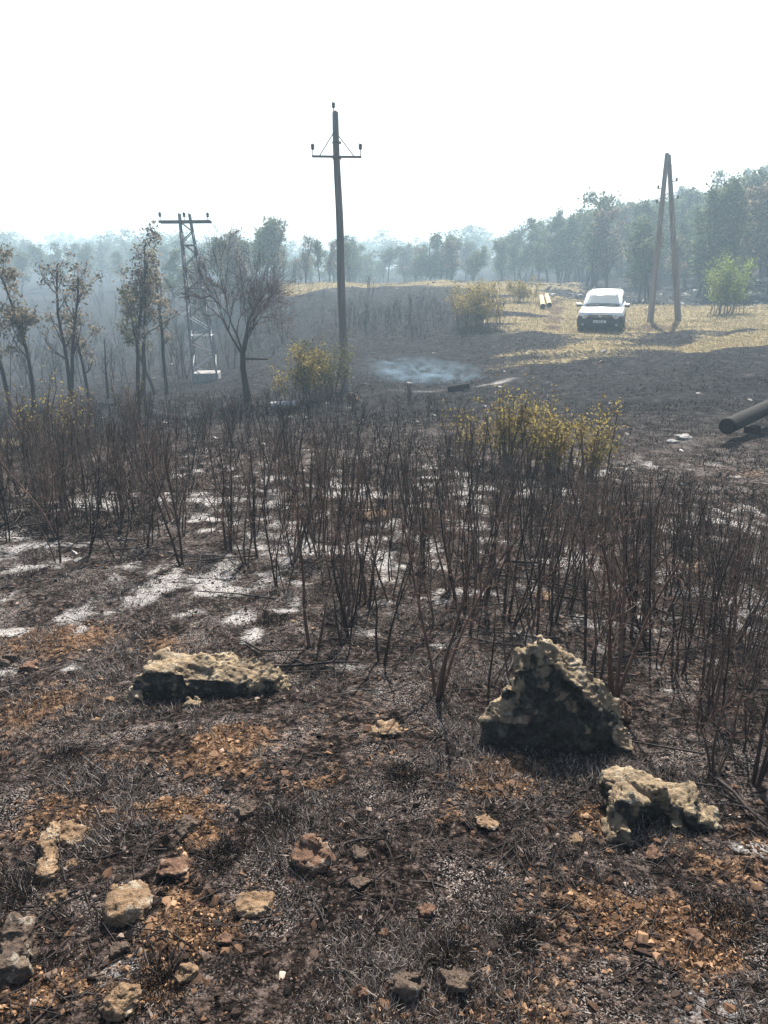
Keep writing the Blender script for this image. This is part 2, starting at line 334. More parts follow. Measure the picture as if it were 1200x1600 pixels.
class TB:                                # tube / quad collector (all faces quads)
    def __init__(s): s.V = []; s.F = []; s.r = []; s.n = 0
    def tube(s, P, rad, sides=5, rnd=0.0):
        P = np.asarray(P, float); n = len(P); T = np.gradient(P, axis=0); T /= np.linalg.norm(T, axis=1)[:, None] + 1e-9
        up = np.array([.31, .17, .93]) if abs(T[0][2]) < .9 else np.array([1, .1, 0.])
        A = np.cross(T, up); A /= np.linalg.norm(A, axis=1)[:, None] + 1e-9; B = np.cross(T, A)
        th = np.arange(sides) * 2 * math.pi / sides
        ring = (np.cos(th)[None, :, None] * A[:, None, :] + np.sin(th)[None, :, None] * B[:, None, :]) * np.asarray(rad)[:, None, None] + P[:, None, :]
        s.V.append(ring.reshape(-1, 3)); i = np.arange(n - 1)[:, None] * sides; j = np.arange(sides)[None, :]; j2 = (j + 1) % sides
        s.F.append(np.stack([i + j, i + j2, i + sides + j2, i + sides + j], -1).reshape(-1, 4) + s.n)
        s.r.append(np.full(n * sides, rnd)); s.n += n * sides
    def leaves(s, P, size, rng, droop=0.0):
        n = len(P)
        if not n: return
        P = np.asarray(P); a = rng.normal(size=(n, 3)); a[:, 2] -= droop; a /= np.linalg.norm(a, axis=1)[:, None]
        b = np.cross(a, rng.normal(size=(n, 3))); b /= np.linalg.norm(b, axis=1)[:, None] + 1e-9; c = np.cross(a, b)
        L = size * rng.uniform(.6, 1.4, (n, 1)); w = L * rng.uniform(.35, .6, (n, 1))
        V = np.stack([P, P + a * L * .5 + b * w * .5 + c * L * .12, P + a * L, P + a * L * .5 - b * w * .5 + c * L * .12], 1)
        s.V.append(V.reshape(-1, 3)); s.F.append(np.arange(n * 4).reshape(-1, 4) + s.n); s.r.append(np.repeat(rng.uniform(0, 1, n), 4)); s.n += n * 4
    def mesh(s, name, mat, smooth=True):
        return mesh_np(name, np.concatenate(s.V), np.concatenate(s.F), mat, {'rnd': np.concatenate(s.r)}, smooth=smooth)

# rotation-safe bmesh shapes for hard objects
class BM:
    def __init__(s): s.b = bmesh.new()
    def box(s, c, size, rot=None, bev=0.0):
        r = bmesh.ops.create_cube(s.b, size=1); v = r['verts']
        bmesh.ops.scale(s.b, vec=size, verts=v)
        if bev: 
            e = {e for q in v for e in q.link_edges}; q = bmesh.ops.bevel(s.b, geom=list(e), offset=bev, segments=2, affect='EDGES', profile=.5); v = list({x for f in q['faces'] for x in f.verts} | {x for x in v if x.is_valid})
        m = Matrix.Translation(c) @ (rot.to_matrix().to_4x4() if rot else Matrix.Identity(4)); bmesh.ops.transform(s.b, matrix=m, verts=v); return s
    def cyl(s, p0, p1, r0, r1=None, seg=16, caps=True):
        p0, p1 = Vector(p0), Vector(p1); d = p1 - p0
        r = bmesh.ops.create_cone(s.b, cap_ends=caps, segments=seg, radius1=r0, radius2=r1 if r1 is not None else r0, depth=d.length)
        m = Matrix.Translation((p0 + p1) / 2) @ d.to_track_quat('Z', 'Y').to_matrix().to_4x4(); bmesh.ops.transform(s.b, matrix=m, verts=r['verts']); return s
    def lathe(s, p, prof, seg=12, axis=None):
        vs_ = []
        for (r, z) in prof: vs_.append([s.b.verts.new((r * math.cos(2*math.pi*k/seg), r * math.sin(2*math.pi*k/seg), z)) for k in range(seg)])
        for a, c in zip(vs_, vs_[1:]):
            for k in range(seg): s.b.faces.new((a[k], a[(k+1) % seg], c[(k+1) % seg], c[k]))
        s.b.faces.new(vs_[0][::-1]); s.b.faces.new(vs_[-1]); al = [q for l in vs_ for q in l]
        m = Matrix.Translation(p) @ (Vector(axis).to_track_quat('Z', 'Y').to_matrix().to_4x4() if axis else Matrix.Identity(4)); bmesh.ops.transform(s.b, matrix=m, verts=al); return s
    def poly(s, rows):                    # grid of points -> quads
        vs_ = [[s.b.verts.new(p) for p in r] for r in rows]
        for a, c in zip(vs_, vs_[1:]):
            for k in range(len(a) - 1): s.b.faces.new((a[k], a[k+1], c[k+1], c[k]))
        return vs_
    def build(s, name, mat, parent=None, smooth=False, loc=None):
        bmesh.ops.recalc_face_normals(s.b, faces=s.b.faces[:]); me = bpy.data.meshes.new(name); s.b.to_mesh(me); s.b.free(); me.materials.append(mat)
        if smooth:
            for p in me.polygons: p.use_smooth = True
        return link(name, me, parent, loc)

# ------------------------------------------------------------------ ground sheet
azs = np.concatenate([np.linspace(-180, -44, 46), np.linspace(-42, 42, 760), np.linspace(44, 180, 46)[:-1]])
rs = np.concatenate([[.02, .2, .4], np.exp(np.linspace(math.log(.6), math.log(60), 900)), np.exp(np.linspace(math.log(60.6), math.log(420), 110))])
A_, R_ = np.meshgrid(np.radians(azs), rs); X = (R_ * np.sin(A_)).ravel(); Y = (R_ * np.cos(A_)).ravel(); Z = height(X, Y)
na, nr = len(azs), len(rs)
i = np.arange(nr - 1)[:, None] * na; j = np.arange(na)[None, :]; j2 = (j + 1) % na
F = np.stack([i + j, i + na + j, i + na + j2, i + j2], -1).reshape(-1, 4)[:, ::-1]
ms = masks(X, Y)
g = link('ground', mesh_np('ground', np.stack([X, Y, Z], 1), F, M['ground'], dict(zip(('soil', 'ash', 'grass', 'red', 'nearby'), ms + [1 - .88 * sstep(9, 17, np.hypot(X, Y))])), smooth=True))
g.data.flip_normals() if g.data.polygons[len(F)//2].normal.z < 0 else None
tag(g, kind='structure')

# ------------------------------------------------------------------ small ground cover
rng = np.random.default_rng(5)
def polar(n, d0, d1, a0=-37, a1=37, p=1.0):
    u = rng.uniform(0, 1, n); d = np.exp(math.log(d0) + u * (math.log(d1) - math.log(d0))); a = np.radians(rng.uniform(a0, a1, n))
    return d * np.sin(a), d * np.cos(a), d
def blades(x, y, L, W_, rnd, lean=.5):
    n = len(x); z = height(x, y) - .003; P = np.stack([x, y, z], 1); th = rng.uniform(0, 2*math.pi, n)
    side = np.stack([np.cos(th), np.sin(th), np.zeros(n)], 1) * (W_ * .5)[:, None]
    t = rng.normal(0, lean, (n, 2)); dr = np.stack([t[:, 0], t[:, 1], np.ones(n)], 1); dr /= np.linalg.norm(dr, axis=1)[:, None]
    V = np.stack([P - side, P + side, P + dr * L[:, None]], 1).reshape(-1, 3); return V, np.arange(n * 3).reshape(-1, 3), np.repeat(rnd, 3)
x, y, d = polar(330000, .95, 7.5); m = masks(x, y); P3 = np.stack([x, y, x * 0], 1)
cl = fbm(P3, 3.5, 4, 61); keep = (rng.uniform(0, 1, len(x)) < np.clip(.50 + cl * 6 - m[0] * .7 - m[1] * .45, .02, 1)); x, y, d, cl = x[keep], y[keep], d[keep], cl[keep]
pal = rng.uniform(0, 1, len(x)); rn = np.where(pal < .80 - cl * 1.2, rng.uniform(0, .55, len(x)), rng.uniform(.6, 1, len(x)))
V, F, r_ = blades(x, y, rng.uniform(.007, .024, len(x)) * (1 + np.clip(cl * 5, 0, 1.6)) * (1 + .06 * d), rng.uniform(.0012, .0026, len(x)) * (1 + .25 * d), rn, .9)
tag(link('burnt_grass', mesh_np('burnt_grass', V, F, M['blade_burnt'], {'rnd': r_})), 'short charred grass stubble with ashy tips over the near ground', 'grass', kind='stuff')
# dry grass where the fire did not reach
x, y, d = polar(260000, 11.5, 75, -30, 30); m = masks(x, y); keep = m[2] > rng.uniform(.30, .75, len(x)); x, y, d = x[keep], y[keep], d[keep]
V, F, r_ = blades(x, y, rng.uniform(.05, .16, len(x)), rng.uniform(.01, .03, len(x)) * (.5 + d / 40), rng.uniform(0, 1, len(x)), .6)
tag(link('dry_grass', mesh_np('dry_grass', V, F, M['blade_dry'], {'rnd': r_})), 'straw coloured dry grass left unburnt round the car and on the crest', 'grass', kind='stuff')
# charred clods and tufts over the open field
x, y, d = polar(120000, 7, 60, -30, 30); m = masks(x, y); cl = fbm(np.stack([x, y, x*0], 1), .8, 4, 66); keep = (m[2] < .4) & (rng.uniform(0, 1, len(x)) < .55 + cl * 3); x, y, d = x[keep], y[keep], d[keep]
V, F, r_ = blades(x, y, rng.uniform(.03, .10, len(x)), rng.uniform(.008, .02, len(x)) * (.6 + d / 25), np.where(rng.uniform(0, 1, len(x)) < .985, rng.uniform(0, .3, len(x)), rng.uniform(.6, .9, len(x))), .8)
tag(link('charred_tufts', mesh_np('charred_tufts', V, F, M['blade_burnt'], {'rnd': r_})), 'charred grass tufts covering the burnt slope and open field', 'grass', kind='stuff')

def ico(sub, seed, flat=.65):
    b = bmesh.new(); bmesh.ops.create_icosphere(b, subdivisions=sub, radius=1); V = np.array([v.co[:] for v in b.verts]); F = np.array([[v.index for v in f.verts] for f in b.faces]); b.free()
    V = V * (1 + fbm(V, 1.3, 3, seed)[:, None] * 1.3); rr = np.random.default_rng(seed)
    for _ in range(5):                    # chip flat facets
        nn = rr.normal(size=3); nn /= np.linalg.norm(nn); dd = V @ nn; lim = rr.uniform(.45, .7); V = V - np.outer(np.clip(dd - lim, 0, None), nn)
    V[:, 2] *= flat; return V, F
def angular(seed, flat):
    rr_ = np.random.default_rng(seed); b = bmesh.new(); pts = rr_.normal(size=(13, 3)); pts /= np.linalg.norm(pts, axis=1)[:, None]; pts *= rr_.uniform(.75, 1.1, (13, 1)); pts[:, 2] *= flat
    h = bmesh.ops.convex_hull(b, input=[b.verts.new(p) for p in pts]); bmesh.ops.triangulate(b, faces=b.faces[:]); b.verts.index_update()
    V = np.array([v.co[:] for v in b.verts]); F = np.array([[v.index for v in f.verts] for f in b.faces]); b.free(); return V, F
PEB = [angular(100 + k, .45 + .06 * (k % 6)) for k in range(24)]
def pebbles(x, y, S, rnd, sink=.05):
    z = height(x, y); k = rng.integers(0, len(PEB), len(x)); Vs, Fs, Rs = [], [], []; off = 0
    for q in range(len(PEB)):
        I = np.nonzero(k == q)[0]
        if not len(I): continue
        V0, F0 = PEB[q]; n = len(I); th = rng.uniform(0, 2*math.pi, n); tl = rng.normal(0, .35, n); sc = rng.uniform(.7, 1.3, (n, 3))
        V = V0[None] * sc[:, None, :] * S[I][:, None, None]; c, s = np.cos(tl)[:, None], np.sin(tl)[:, None]
        V = np.stack([V[..., 0], V[..., 1] * c - V[..., 2] * s, V[..., 1] * s + V[..., 2] * c], -1); c, s = np.cos(th)[:, None], np.sin(th)[:, None]
        V = np.stack([V[..., 0] * c - V[..., 1] * s, V[..., 0] * s + V[..., 1] * c, V[..., 2]], -1) + np.stack([x[I], y[I], z[I] + S[I] * sink], 1)[:, None, :]
        Vs.append(V.reshape(-1, 3)); Fs.append((F0[None] + (np.arange(n) * len(V0))[:, None, None]).reshape(-1, 3) + off); off += n * len(V0); Rs.append(np.repeat(rnd[I], len(V0)))
    return np.concatenate(Vs), np.concatenate(Fs), np.concatenate(Rs)
x, y, d = polar(60000, .95, 6.5); m = masks(x, y); keep = rng.uniform(0, 1, len(x)) < .02 + m[0] ** 1.3 * .65; x, y, d = x[keep], y[keep], d[keep]
S = np.exp(rng.normal(math.log(.0034), .75, len(x))) * (1 + .12 * d); S = np.clip(S, .0012, .022); m = masks(x, y)
V, F, r_ = pebbles(x, y, S, np.clip(rng.normal(.30, .24, len(x)) + m[0] * .28, 0, 1))
tag(link('gravel', mesh_np('gravel', V, F, M['gravel'], {'rnd': r_})), 'loose orange and brown gravel strewn over the foreground soil', 'gravel', kind='stuff')
x, y, d = polar(42000, 1.0, 8.5); S = np.exp(rng.normal(math.log(.0028), .6, len(x))) * (1 + .16 * d); S = np.clip(S, .001, .016)
V, F, r_ = pebbles(x, y, S, np.clip(rng.normal(.22, .22, len(x)), 0, 1), .0)
tag(link('charred_crumbs', mesh_np('charred_crumbs', V, F, M['crumb'], {'rnd': r_})), 'crumbs of charcoal, soil and sooty grit over the near ground', 'grit', kind='stuff')
x, y, d = polar(16000, 6, 62, -32, 32); az = np.degrees(np.arctan2(x, y)); keep = (rng.uniform(0, 1, len(x)) < .018) | ((d > 45) & (az > 12) & (rng.uniform(0, 1, len(x)) < .75)); x, y, d = x[keep], y[keep], d[keep]
V, F, r_ = pebbles(x, y, rng.uniform(.012, .03, len(x)) * (1 + d / 9), rng.uniform(0, 1, len(x)) ** 1.3)
tag(link('pale_stones', mesh_np('pale_stones', V, F, M['pale_stone'], {'rnd': r_})), 'small pale stones scattered over the burnt field and woodland floor', 'stones', kind='stuff')
# leaf litter in the orange patches
x, y, d = polar(90000, 1.0, 5.0); m = masks(x, y); keep = (m[0] > rng.uniform(.35, 1.0, len(x))); x, y = x[keep], y[keep]
tb = TB(); tb.leaves(np.stack([x, y, height(x, y) + .003], 1) , .013, rng, -.1)
tag(link('leaf_litter', tb.mesh('leaf_litter', M['leaf_dry'])), 'dry brown leaf fragments lying in the orange soil patches', 'leaf litter', kind='stuff')
# fallen burnt twigs
x, y, d = polar(3600, 1.5, 9); tb = TB(); z = height(x, y)
for k in range(len(x)):
    L = rng.uniform(.03, .14) * (1 + .15 * d[k]); a = rng.uniform(0, math.pi * 2); b = a + rng.normal(0, .4); p = np.array([x[k], y[k], z[k] + .004]); q = p + np.array([math.cos(a), math.sin(a), rng.normal(0, .06)]) * L * .5; r2 = q + np.array([math.cos(b), math.sin(b), rng.normal(0, .06)]) * L * .5
    w = rng.uniform(.0008, .0022) * (1 + .12 * d[k]); tb.tube([p, q, r2], [w, w, w * .6], 3)
tag(link('fallen_twigs', tb.mesh('fallen_twigs', M['bark_black'])), 'burnt twigs fallen among the stems and on the near ground', 'twigs', kind='stuff')

# ------------------------------------------------------------------ rocks
def chunk_rock(name, chunks, seed, mat, voxel, disp=.02, loc=(0, 0, 0), rz=0, soot_shade_dir=None, label=None, cat='rock', group=None):
    """union of angular hull blocks, remeshed and weathered. chunk: (cx,cy,cz, sx,sy,sz, rotz_deg, tilt_deg) or a list of hull corners"""
    rr = np.random.default_rng(seed); b = bmesh.new()
    for ck in chunks:
        if isinstance(ck, list): vv = [b.verts.new(p) for p in ck]
        else:
            cx, cy, cz, sx, sy, sz, ra, ti = ck
            pts = rr.normal(size=(20, 3)); pts /= np.linalg.norm(pts, axis=1)[:, None]; pts = np.sign(pts) * np.abs(pts) ** .62; pts *= rr.uniform(.78, 1.05, (20, 1))
            mt = Matrix.Translation((cx, cy, cz)) @ Euler((R(ti), R(ti * .5), R(ra))).to_matrix().to_4x4() @ Matrix.Diagonal((sx, sy, sz, 1)); vv = [b.verts.new(mt @ Vector(p)) for p in pts]
        h = bmesh.ops.convex_hull(b, input=vv); bmesh.ops.delete(b, geom=list({q for q in h['geom_unused'] + h['geom_interior'] if isinstance(q, bmesh.types.BMVert) and q.is_valid}), context='VERTS')
    me = bpy.data.meshes.new(name); b.to_mesh(me); b.free(); o = link(name, me)
    r = o.modifiers.new('r', 'REMESH'); r.mode = 'VOXEL'; r.voxel_size = voxel; s_ = o.modifiers.new('s', 'SMOOTH'); s_.factor = .5; s_.iterations = 1
    ev = o.evaluated_get(bpy.context.evaluated_depsgraph_get()); me2 = bpy.data.meshes.new_from_object(ev); o.modifiers.clear(); o.data = me2; bpy.data.meshes.remove(me)
    n = len(me2.vertices); V = np.empty(n * 3, np.float32); me2.vertices.foreach_get('co', V); V = V.reshape(-1, 3).astype(float)
    Nn = np.empty(n * 3, np.float32); me2.vertices.foreach_get('normal', Nn); Nn = Nn.reshape(-1, 3)
    Vw = V + np.stack([fbm(V, .3 / disp, 2, seed + k) for k in (31, 32, 33)], 1) * disp * 3
    big = fbm(V, .16 / disp, 3, seed); rid = 1 - np.abs(fbm(Vw, .30 / disp, 3, seed + 3)) * 5; pit = fbm(V, 1.6 / disp, 3, seed + 5)
    st_ = Vw @ np.array([.25, .15, 1.0]) / disp * .8; lay = np.abs(st_ - np.floor(st_) - .5) * 2          # thin bedding steps
    w1, w2, c1 = voro(Vw * np.array([1, 1, 1.4]) / disp * .13, seed + 50); v1, v2, c2 = voro(V * np.array([1, 1, 1.8]) / disp * .34 + 5, seed + 60)
    mid = fbm(Vw * np.array([1, 1, 1.7]), .42 / disp, 5, seed + 13); rid2 = np.clip(1 - np.abs(mid) * 9, 0, 1)
    D = big * 1.0 * disp + (c1 - .5) * 1.7 * disp + (c2 - .5) * .45 * disp - np.clip(1 - (w2 - w1) * 12, 0, 1) * .55 * disp + mid * 1.7 * disp - rid2 * .35 * disp + pit * .35 * disp + (lay - .5) * .3 * disp
    rid = np.clip(1 - (w2 - w1) * 6, 0, 1) * .7 + rid2 * .5
    V2 = V + Nn * D[:, None]; me2.vertices.foreach_set('co', V2.astype(np.float32).ravel())
    hgt = (V[:, 2] - V[:, 2].min()) / (np.ptp(V[:, 2]) + 1e-6)
    soot_shade = .52 + fbm(V, .22 / disp, 4, seed + 9) * 1.1 - Nn[:, 2] * .62 - hgt * .25 + np.clip(rid, 0, 1) * .25 + (-.12 if soot_shade_dir is None else .12) + (Nn @ np.array(soot_shade_dir) * .5 if soot_shade_dir is not None else 0)  # soot plus painted shade: fronts, undersides and lower parts darker, tops lighter
    a = me2.attributes.new('soot_shade', 'FLOAT', 'POINT'); a.data.foreach_set('value', np.clip(soot_shade, 0, 1).astype(np.float32))
    me2.materials.clear(); me2.materials.append(mat); me2.polygons.foreach_set('use_smooth', np.ones(len(me2.polygons), bool)); me2.update()
    o.location = loc; o.rotation_euler.z = rz; return tag(o, label, cat, group)

g0 = G(318, 1098)     # long ledge on the left
chunk_rock('rock', [[(-.33,.0,-.05),(-.12,-.01,-.05),(-.34,.02,.07),(-.28,.03,.115),(-.10,.02,.105),(-.08,.0,.04),(-.25,.20,.13),(-.08,.20,.12),(-.30,.16,-.05),(-.08,.18,-.05)],
                    [(-.12,.02,-.05),(.14,.0,-.05),(-.10,.04,.07),(.12,.03,.06),(-.06,.16,.125),(.10,.20,.13),(.16,.12,.08),(-.08,.24,.08),(.12,.28,.04),(-.1,.26,-.05),(.16,.2,-.05)],
                    [(.10,.0,-.05),(.35,.03,-.05),(.12,.03,.055),(.30,.06,.045),(.14,.18,.12),(.30,.17,.08),(.38,.12,-.02),(.2,.28,-.04)],
                    (-.34,.0,-.02,.05,.06,.06,30,10), (-.05,-.04,-.035,.05,.04,.05,0,0), (.06,-.05,-.04,.05,.035,.04,20,0)],
           11, M['rock'], .0065, .015, g0 + Vector((0, .05, .0)), 0, (0, -.9, 0), 'long low limestone ledge with a sunlit tan top and sooty shaded front', 'rock')
g1 = G(872, 1185)     # big peaked rock on the right
chunk_rock('rock', [[(-.16,-.02,-.06),(.12,-.04,-.06),(.24,.0,-.06),(.27,.16,-.06),(-.15,.26,-.06),(-.16,.02,.14),(-.11,.06,.27),(-.10,.10,.345),(-.06,.14,.395),(.0,.12,.365),(.05,.22,.32),(-.13,.18,.31),(.0,-.01,.20),(.02,.03,.30)],
                    [(.02,.0,-.06),(.25,-.01,-.06),(.05,.02,.26),(.03,.12,.345),(.12,.12,.285),(.215,.10,.20),(.28,.08,.11),(.16,.0,.14),(.28,.14,-.04),(.1,.26,.2),(.2,.24,.0)],
                    [(-.28,.0,-.06),(-.10,-.03,-.06),(-.29,.03,.08),(-.25,.08,.14),(-.13,.06,.17),(-.11,-.02,.10),(-.26,.2,-.05),(-.12,.2,.12)],
                    (.25,.02,.0,.06,.06,.07,10,0), (-.17,.10,.17,.035,.04,.04,0,0)],
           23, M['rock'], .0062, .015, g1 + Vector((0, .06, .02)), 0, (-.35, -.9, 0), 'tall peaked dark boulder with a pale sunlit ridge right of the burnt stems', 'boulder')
g2 = G(1020, 1300)    # lower stepped rock
chunk_rock('rock', [(-.10,.06,.045,.075,.12,.11,15,6),(-.02,.10,.055,.13,.09,.075,-8,-4),(.13,.08,.01,.10,.08,.075,-20,10),(-.135,-.05,.0,.05,.08,.08,20,8),(.20,.05,-.02,.07,.06,.05,0,0),(.09,.0,-.01,.035,.03,.03,0,0)],
           37, M['rock'], .0055, .0125, g2 + Vector((0, .03, 0)), 0, (.1, -.5, 0), 'low stepped rock with pale top touching the foot of the peaked boulder', 'rock')
STONES = [  # px, py (base), width px, height px, depth factor, material, rz, label
 (192,1440,96,84,.95,'rock_tan',.2,'broad flat tan slab with a pointed end lying on grey ash'),
 (60,1370,36,110,1.6,'rock_tan',.25,'long narrow bone shaped pale stone standing on its edge'),
 (108,1318,58,44,.8,'rock_tan',-.3,'arched tan stone just right of the bone shaped stone'),
 (110,1358,24,20,1,'rock_tan',0,'little orange stone below the arched tan stone'),
 (270,1368,64,34,.8,'rock_red',.1,'brown wedge shaped stone above the broad flat slab'),
 (384,1280,40,40,.9,'rock_dark',0,'black knobbly stone in the burnt grass left of centre'),
 (290,1300,44,36,.9,'rock_dark',.5,'dark rounded stone under the large orange soil patch'),
 (395,1428,72,50,.8,'rock_tan',.1,'domed brown stone with a shaded hollow beneath'),
 (490,1362,78,84,.9,'rock_red',-.4,'jagged rusty stone left of the small hollow stones'),
 (563,1348,40,40,.8,'rock_dark',.3,'small black stone with a hollow right of the rusty stone'),
 (563,1390,42,34,.8,'rock_dark',.9,'small dark stone just below the black hollow stone'),
 (185,1585,66,62,.8,'rock_tan',.6,'squarish tan stone at the bottom left corner'),
 (8,1530,64,100,.9,'rock_dark',.2,'large dark stone cut by the left edge of the photo'),
 (638,1560,72,66,.8,'rock_dark',-.5,'tilted grey slab at the bottom centre'),
 (712,1548,60,48,.8,'rock_dark',.2,'sooty squat stone right of the tilted grey slab'),
 (604,1150,66,26,.7,'rock_tan',.3,'flat pale orange stone lying alone beside a charred tuft'),
 (852,940,44,28,.8,'rock_tan',.1,'brown stone with a dark hollow among the burnt stems'),
 (1082,895,54,28,.8,'rock_tan',.4,'tan stone half hidden by stems on the right'),
 (588,815,52,32,.8,'rock_tan',.2,'orange brown stone deep among the central stems'),
 (975,1125,38,42,.8,'rock_red',.6,'reddish stone behind the peaked boulder'),
 (1024,1345,34,28,.8,'rock_red',.2,'small dark red stone in front of the stepped rock'),
 (903,1322,32,24,.8,'rock_tan',.9,'small tan stone left of the stepped rock'),
 (1092,1478,44,32,.8,'rock_red',.4,'orange stone with a dark side in the lower right soil patch'),
 (1004,1448,26,18,.8,'rock_tan',.4,'smooth orange pebble in the lower right soil patch'),
 (42,1050,38,26,.8,'rock_red',.4,'brown stone on the far left below the ash'),
 (8,1040,36,30,.8,'rock_dark',.1,'dark lump of stone at the left edge below the ash'),
 (183,1492,36,28,.8,'rock_dark',.4,'dark stone just below the broad flat slab'),
 (286,1538,44,40,.8,'rock_tan',.9,'tan stone at the bottom between gravel and burnt tufts'),
 (345,1478,36,22,.8,'rock_red',.2,'pinkish flat stone among the lower left gravel'),
 (84,1415,40,30,.8,'rock_tan',.2,'tan stone on the left of the broad flat slab'),
 (566,1562,26,34,.8,'rock_red',.4,'small upright brown stone left of the tilted grey slab'),
 (796,1560,26,18,.8,'rock_red',.1,'orange fragment of stone on the bottom edge'),
 (762,1295,46,14,.9,'rock_tan',.1,'flat sandy stone flush with the soil'),
 (665,1430,34,26,.8,'rock_red',.1,'brown chip of stone at lower centre'),
]
for k, (px, py, w, h, dp, mt, rz, lb) in enumerate(STONES):
    p = G(px, py); dd = (p - camo.location).length; sc = dd / FPX * math.cos(math.atan((py - 800) / FPX)); 
    hw = w * sc / 2; elev = math.asin(min(.95, abs((p.z - CAMZ) / dd))); hz = h * sc / 2; # visible height = vertical part + ground-depth part
    hy = hw * dp; up = max(.28 * hw, (hz - hy * math.sin(elev) * .8) / max(.4, math.cos(elev)))
    if h > 1.5 * w: hy = hz * 1.1; up = hw * 1.0
    rr = random.Random(k)
    ch = [(0, 0, 0, hw * .95, hy * .95, up, rr.uniform(-20, 20), rr.uniform(-8, 8)), (hw * rr.uniform(-.3, .3), hy * .25, up * .15, hw * .6, hy * .6, up, rr.uniform(-40, 40), rr.uniform(-12, 12))]
    if h > 1.5 * w: ch = [(0, -hy * .5, 0, hw * .9, hy * .5, up, 0, 4), (hw * .1, 0, up * .2, hw * .8, hy * .5, up, 10, 0), (0, hy * .5, .3 * up, hw * .8, hy * .5, up * 1.1, -12, 6)]
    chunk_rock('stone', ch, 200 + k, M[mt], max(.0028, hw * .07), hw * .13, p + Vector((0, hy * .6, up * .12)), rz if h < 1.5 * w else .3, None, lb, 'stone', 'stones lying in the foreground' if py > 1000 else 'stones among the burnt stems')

TUFTS = [(632,1215,.085,'dark burnt grass tuft below the flat pale orange stone'),(1128,1440,.10,'dark burnt grass tuft right of the lower right soil patch'),(430,1290,.08,'dark burnt grass tuft right of the black knobbly stone'),
 (250,1530,.09,'dark burnt grass tuft left of the bottom gravel'),(340,1345,.08,'dark burnt grass tuft right of the brown wedge shaped stone'),(815,1460,.07,'dark burnt grass tuft at the lower centre right'),(100,1190,.10,'dark burnt grass tuft at left under the long ledge'),
 (430,970,.12,'dark burnt tussock beside the white ash streak'),(20,1400,.09,'dark burnt grass tuft above the large dark stone at the left edge'),(700,1490,.07,'dark burnt grass tuft above the sooty squat stone')]
for k, (px, py, rd, lb) in enumerate(TUFTS):
    c = G(px, py); r8 = np.random.default_rng(700 + k); tb = TB(); m_ = 420
    for q in range(m_):
        a = r8.uniform(0, 6.28); rr8 = rd * math.sqrt(r8.uniform(0, 1)) * .8; L = r8.uniform(.02, .05) * (1.15 - rr8 / rd * .6); o_ = np.array([math.cos(a), math.sin(a), 0]); p0 = o_ * rr8; p0[2] = float(height(c.x + p0[0], c.y + p0[1])[0]) - c.z - .004
        ln = o_ * rr8 / rd * .8 + r8.normal(0, .35, 3); p1 = p0 + np.array([ln[0] * .3, ln[1] * .3, .6]) * L; p2 = p0 + np.array([ln[0], ln[1], .95]) * L; tb.tube([p0, p1, p2], [.0011, .0009, .0003], 3, r8.uniform(0, .45) if r8.random() < .88 else r8.uniform(.6, .95))
    tag(link('burnt_tuft', tb.mesh('burnt_tuft', M['blade_burnt']), None, c), lb, 'grass tuft', 'burnt grass tufts in the foreground')

# ------------------------------------------------------------------ branching growth
def grow_poly(rr, p, d, L, r, n, wander, up):
    P = [np.array(p, float)]; d = np.array(d, float); Rr = [r]
    for k in range(n):
        d = d + rr.normal(size=3) * wander; d[2] += up; d /= np.linalg.norm(d); P.append(P[-1] + d * L / n); Rr.append(r * (1 - .75 * (k + 1) / n))
    return np.array(P), np.array(Rr), d
def side_dir(rr, d, ang):
    a = rr.normal(size=3); a -= d * (a @ d); a /= np.linalg.norm(a) + 1e-9; return d * math.cos(ang) + a * math.sin(ang)
def stem_mesh(seed, H, r0, lean, mat, dens=1.0, name='stem'):
    rr = np.random.default_rng(seed); tb = TB(); broken = rr.random() < .14; H = H * (rr.uniform(.35, .6) if broken else 1); dens = dens * (.35 if broken else rr.uniform(.6, 1.3)); d0 = np.array([lean[0], lean[1], 1.]); d0 /= np.linalg.norm(d0)
    P, Q, d = grow_poly(rr, (0, 0, -.03), d0, H, r0, 12, .06, .03); tb.tube(P, Q + .0008, 6)
    def sub(P, Q, L, lvl):
        n = len(P); cnt = int({1: 15, 2: 3, 3: 1}[lvl] * dens * rr.uniform(.8, 1.4))
        for c in range(cnt):
            t = rr.uniform(.30 if lvl == 1 else .2, .97) * (n - 1); i = int(t); f = t - i; p = P[i] * (1-f) + P[min(i+1, n-1)] * f; r = (Q[i] * (1-f) + Q[min(i+1, n-1)] * f) * .62
            dd = P[min(i+1, n-1)] - P[i]; dd /= np.linalg.norm(dd) + 1e-9; l = L * rr.uniform(.10, .34) * (1.2 - .7 * t / (n - 1))
            r = min(max(r * .75, .0011), .0028); P2, Q2, _ = grow_poly(rr, p, side_dir(rr, dd, rr.uniform(.55, 1.2)), l, r, 5, .18, .03); tb.tube(P2, np.maximum(Q2, .0008), 4 if lvl == 1 else 3)
            if lvl < 3: sub(P2, Q2, l * 1.25, lvl + 1)
    sub(P, Q, H * 1.05, 1); return tb.mesh(name, mat)
PROTO = []
rr = random.Random(3)
for k in range(16):
    ns = rr.choice([1, 1, 2, 2, 2, 3]); H = 1.0; L = []
    mt = M[['bark_sapling', 'bark_grey', 'bark_black', 'bark_sapling', 'bark_brown'][k % 5]]
    for q in range(ns):
        a = rr.uniform(0, 6.28); l = rr.uniform(.06, .38) if ns > 1 else rr.uniform(0, .16)
        L.append((stem_mesh(900 + k * 7 + q, H * rr.uniform(.72, 1.0), rr.uniform(.0045, .0092), (l * math.cos(a), l * math.sin(a)), mt, rr.uniform(.9, 1.35)), (math.cos(a) * .02, math.sin(a) * .02, 0)))
    PROTO.append(L)
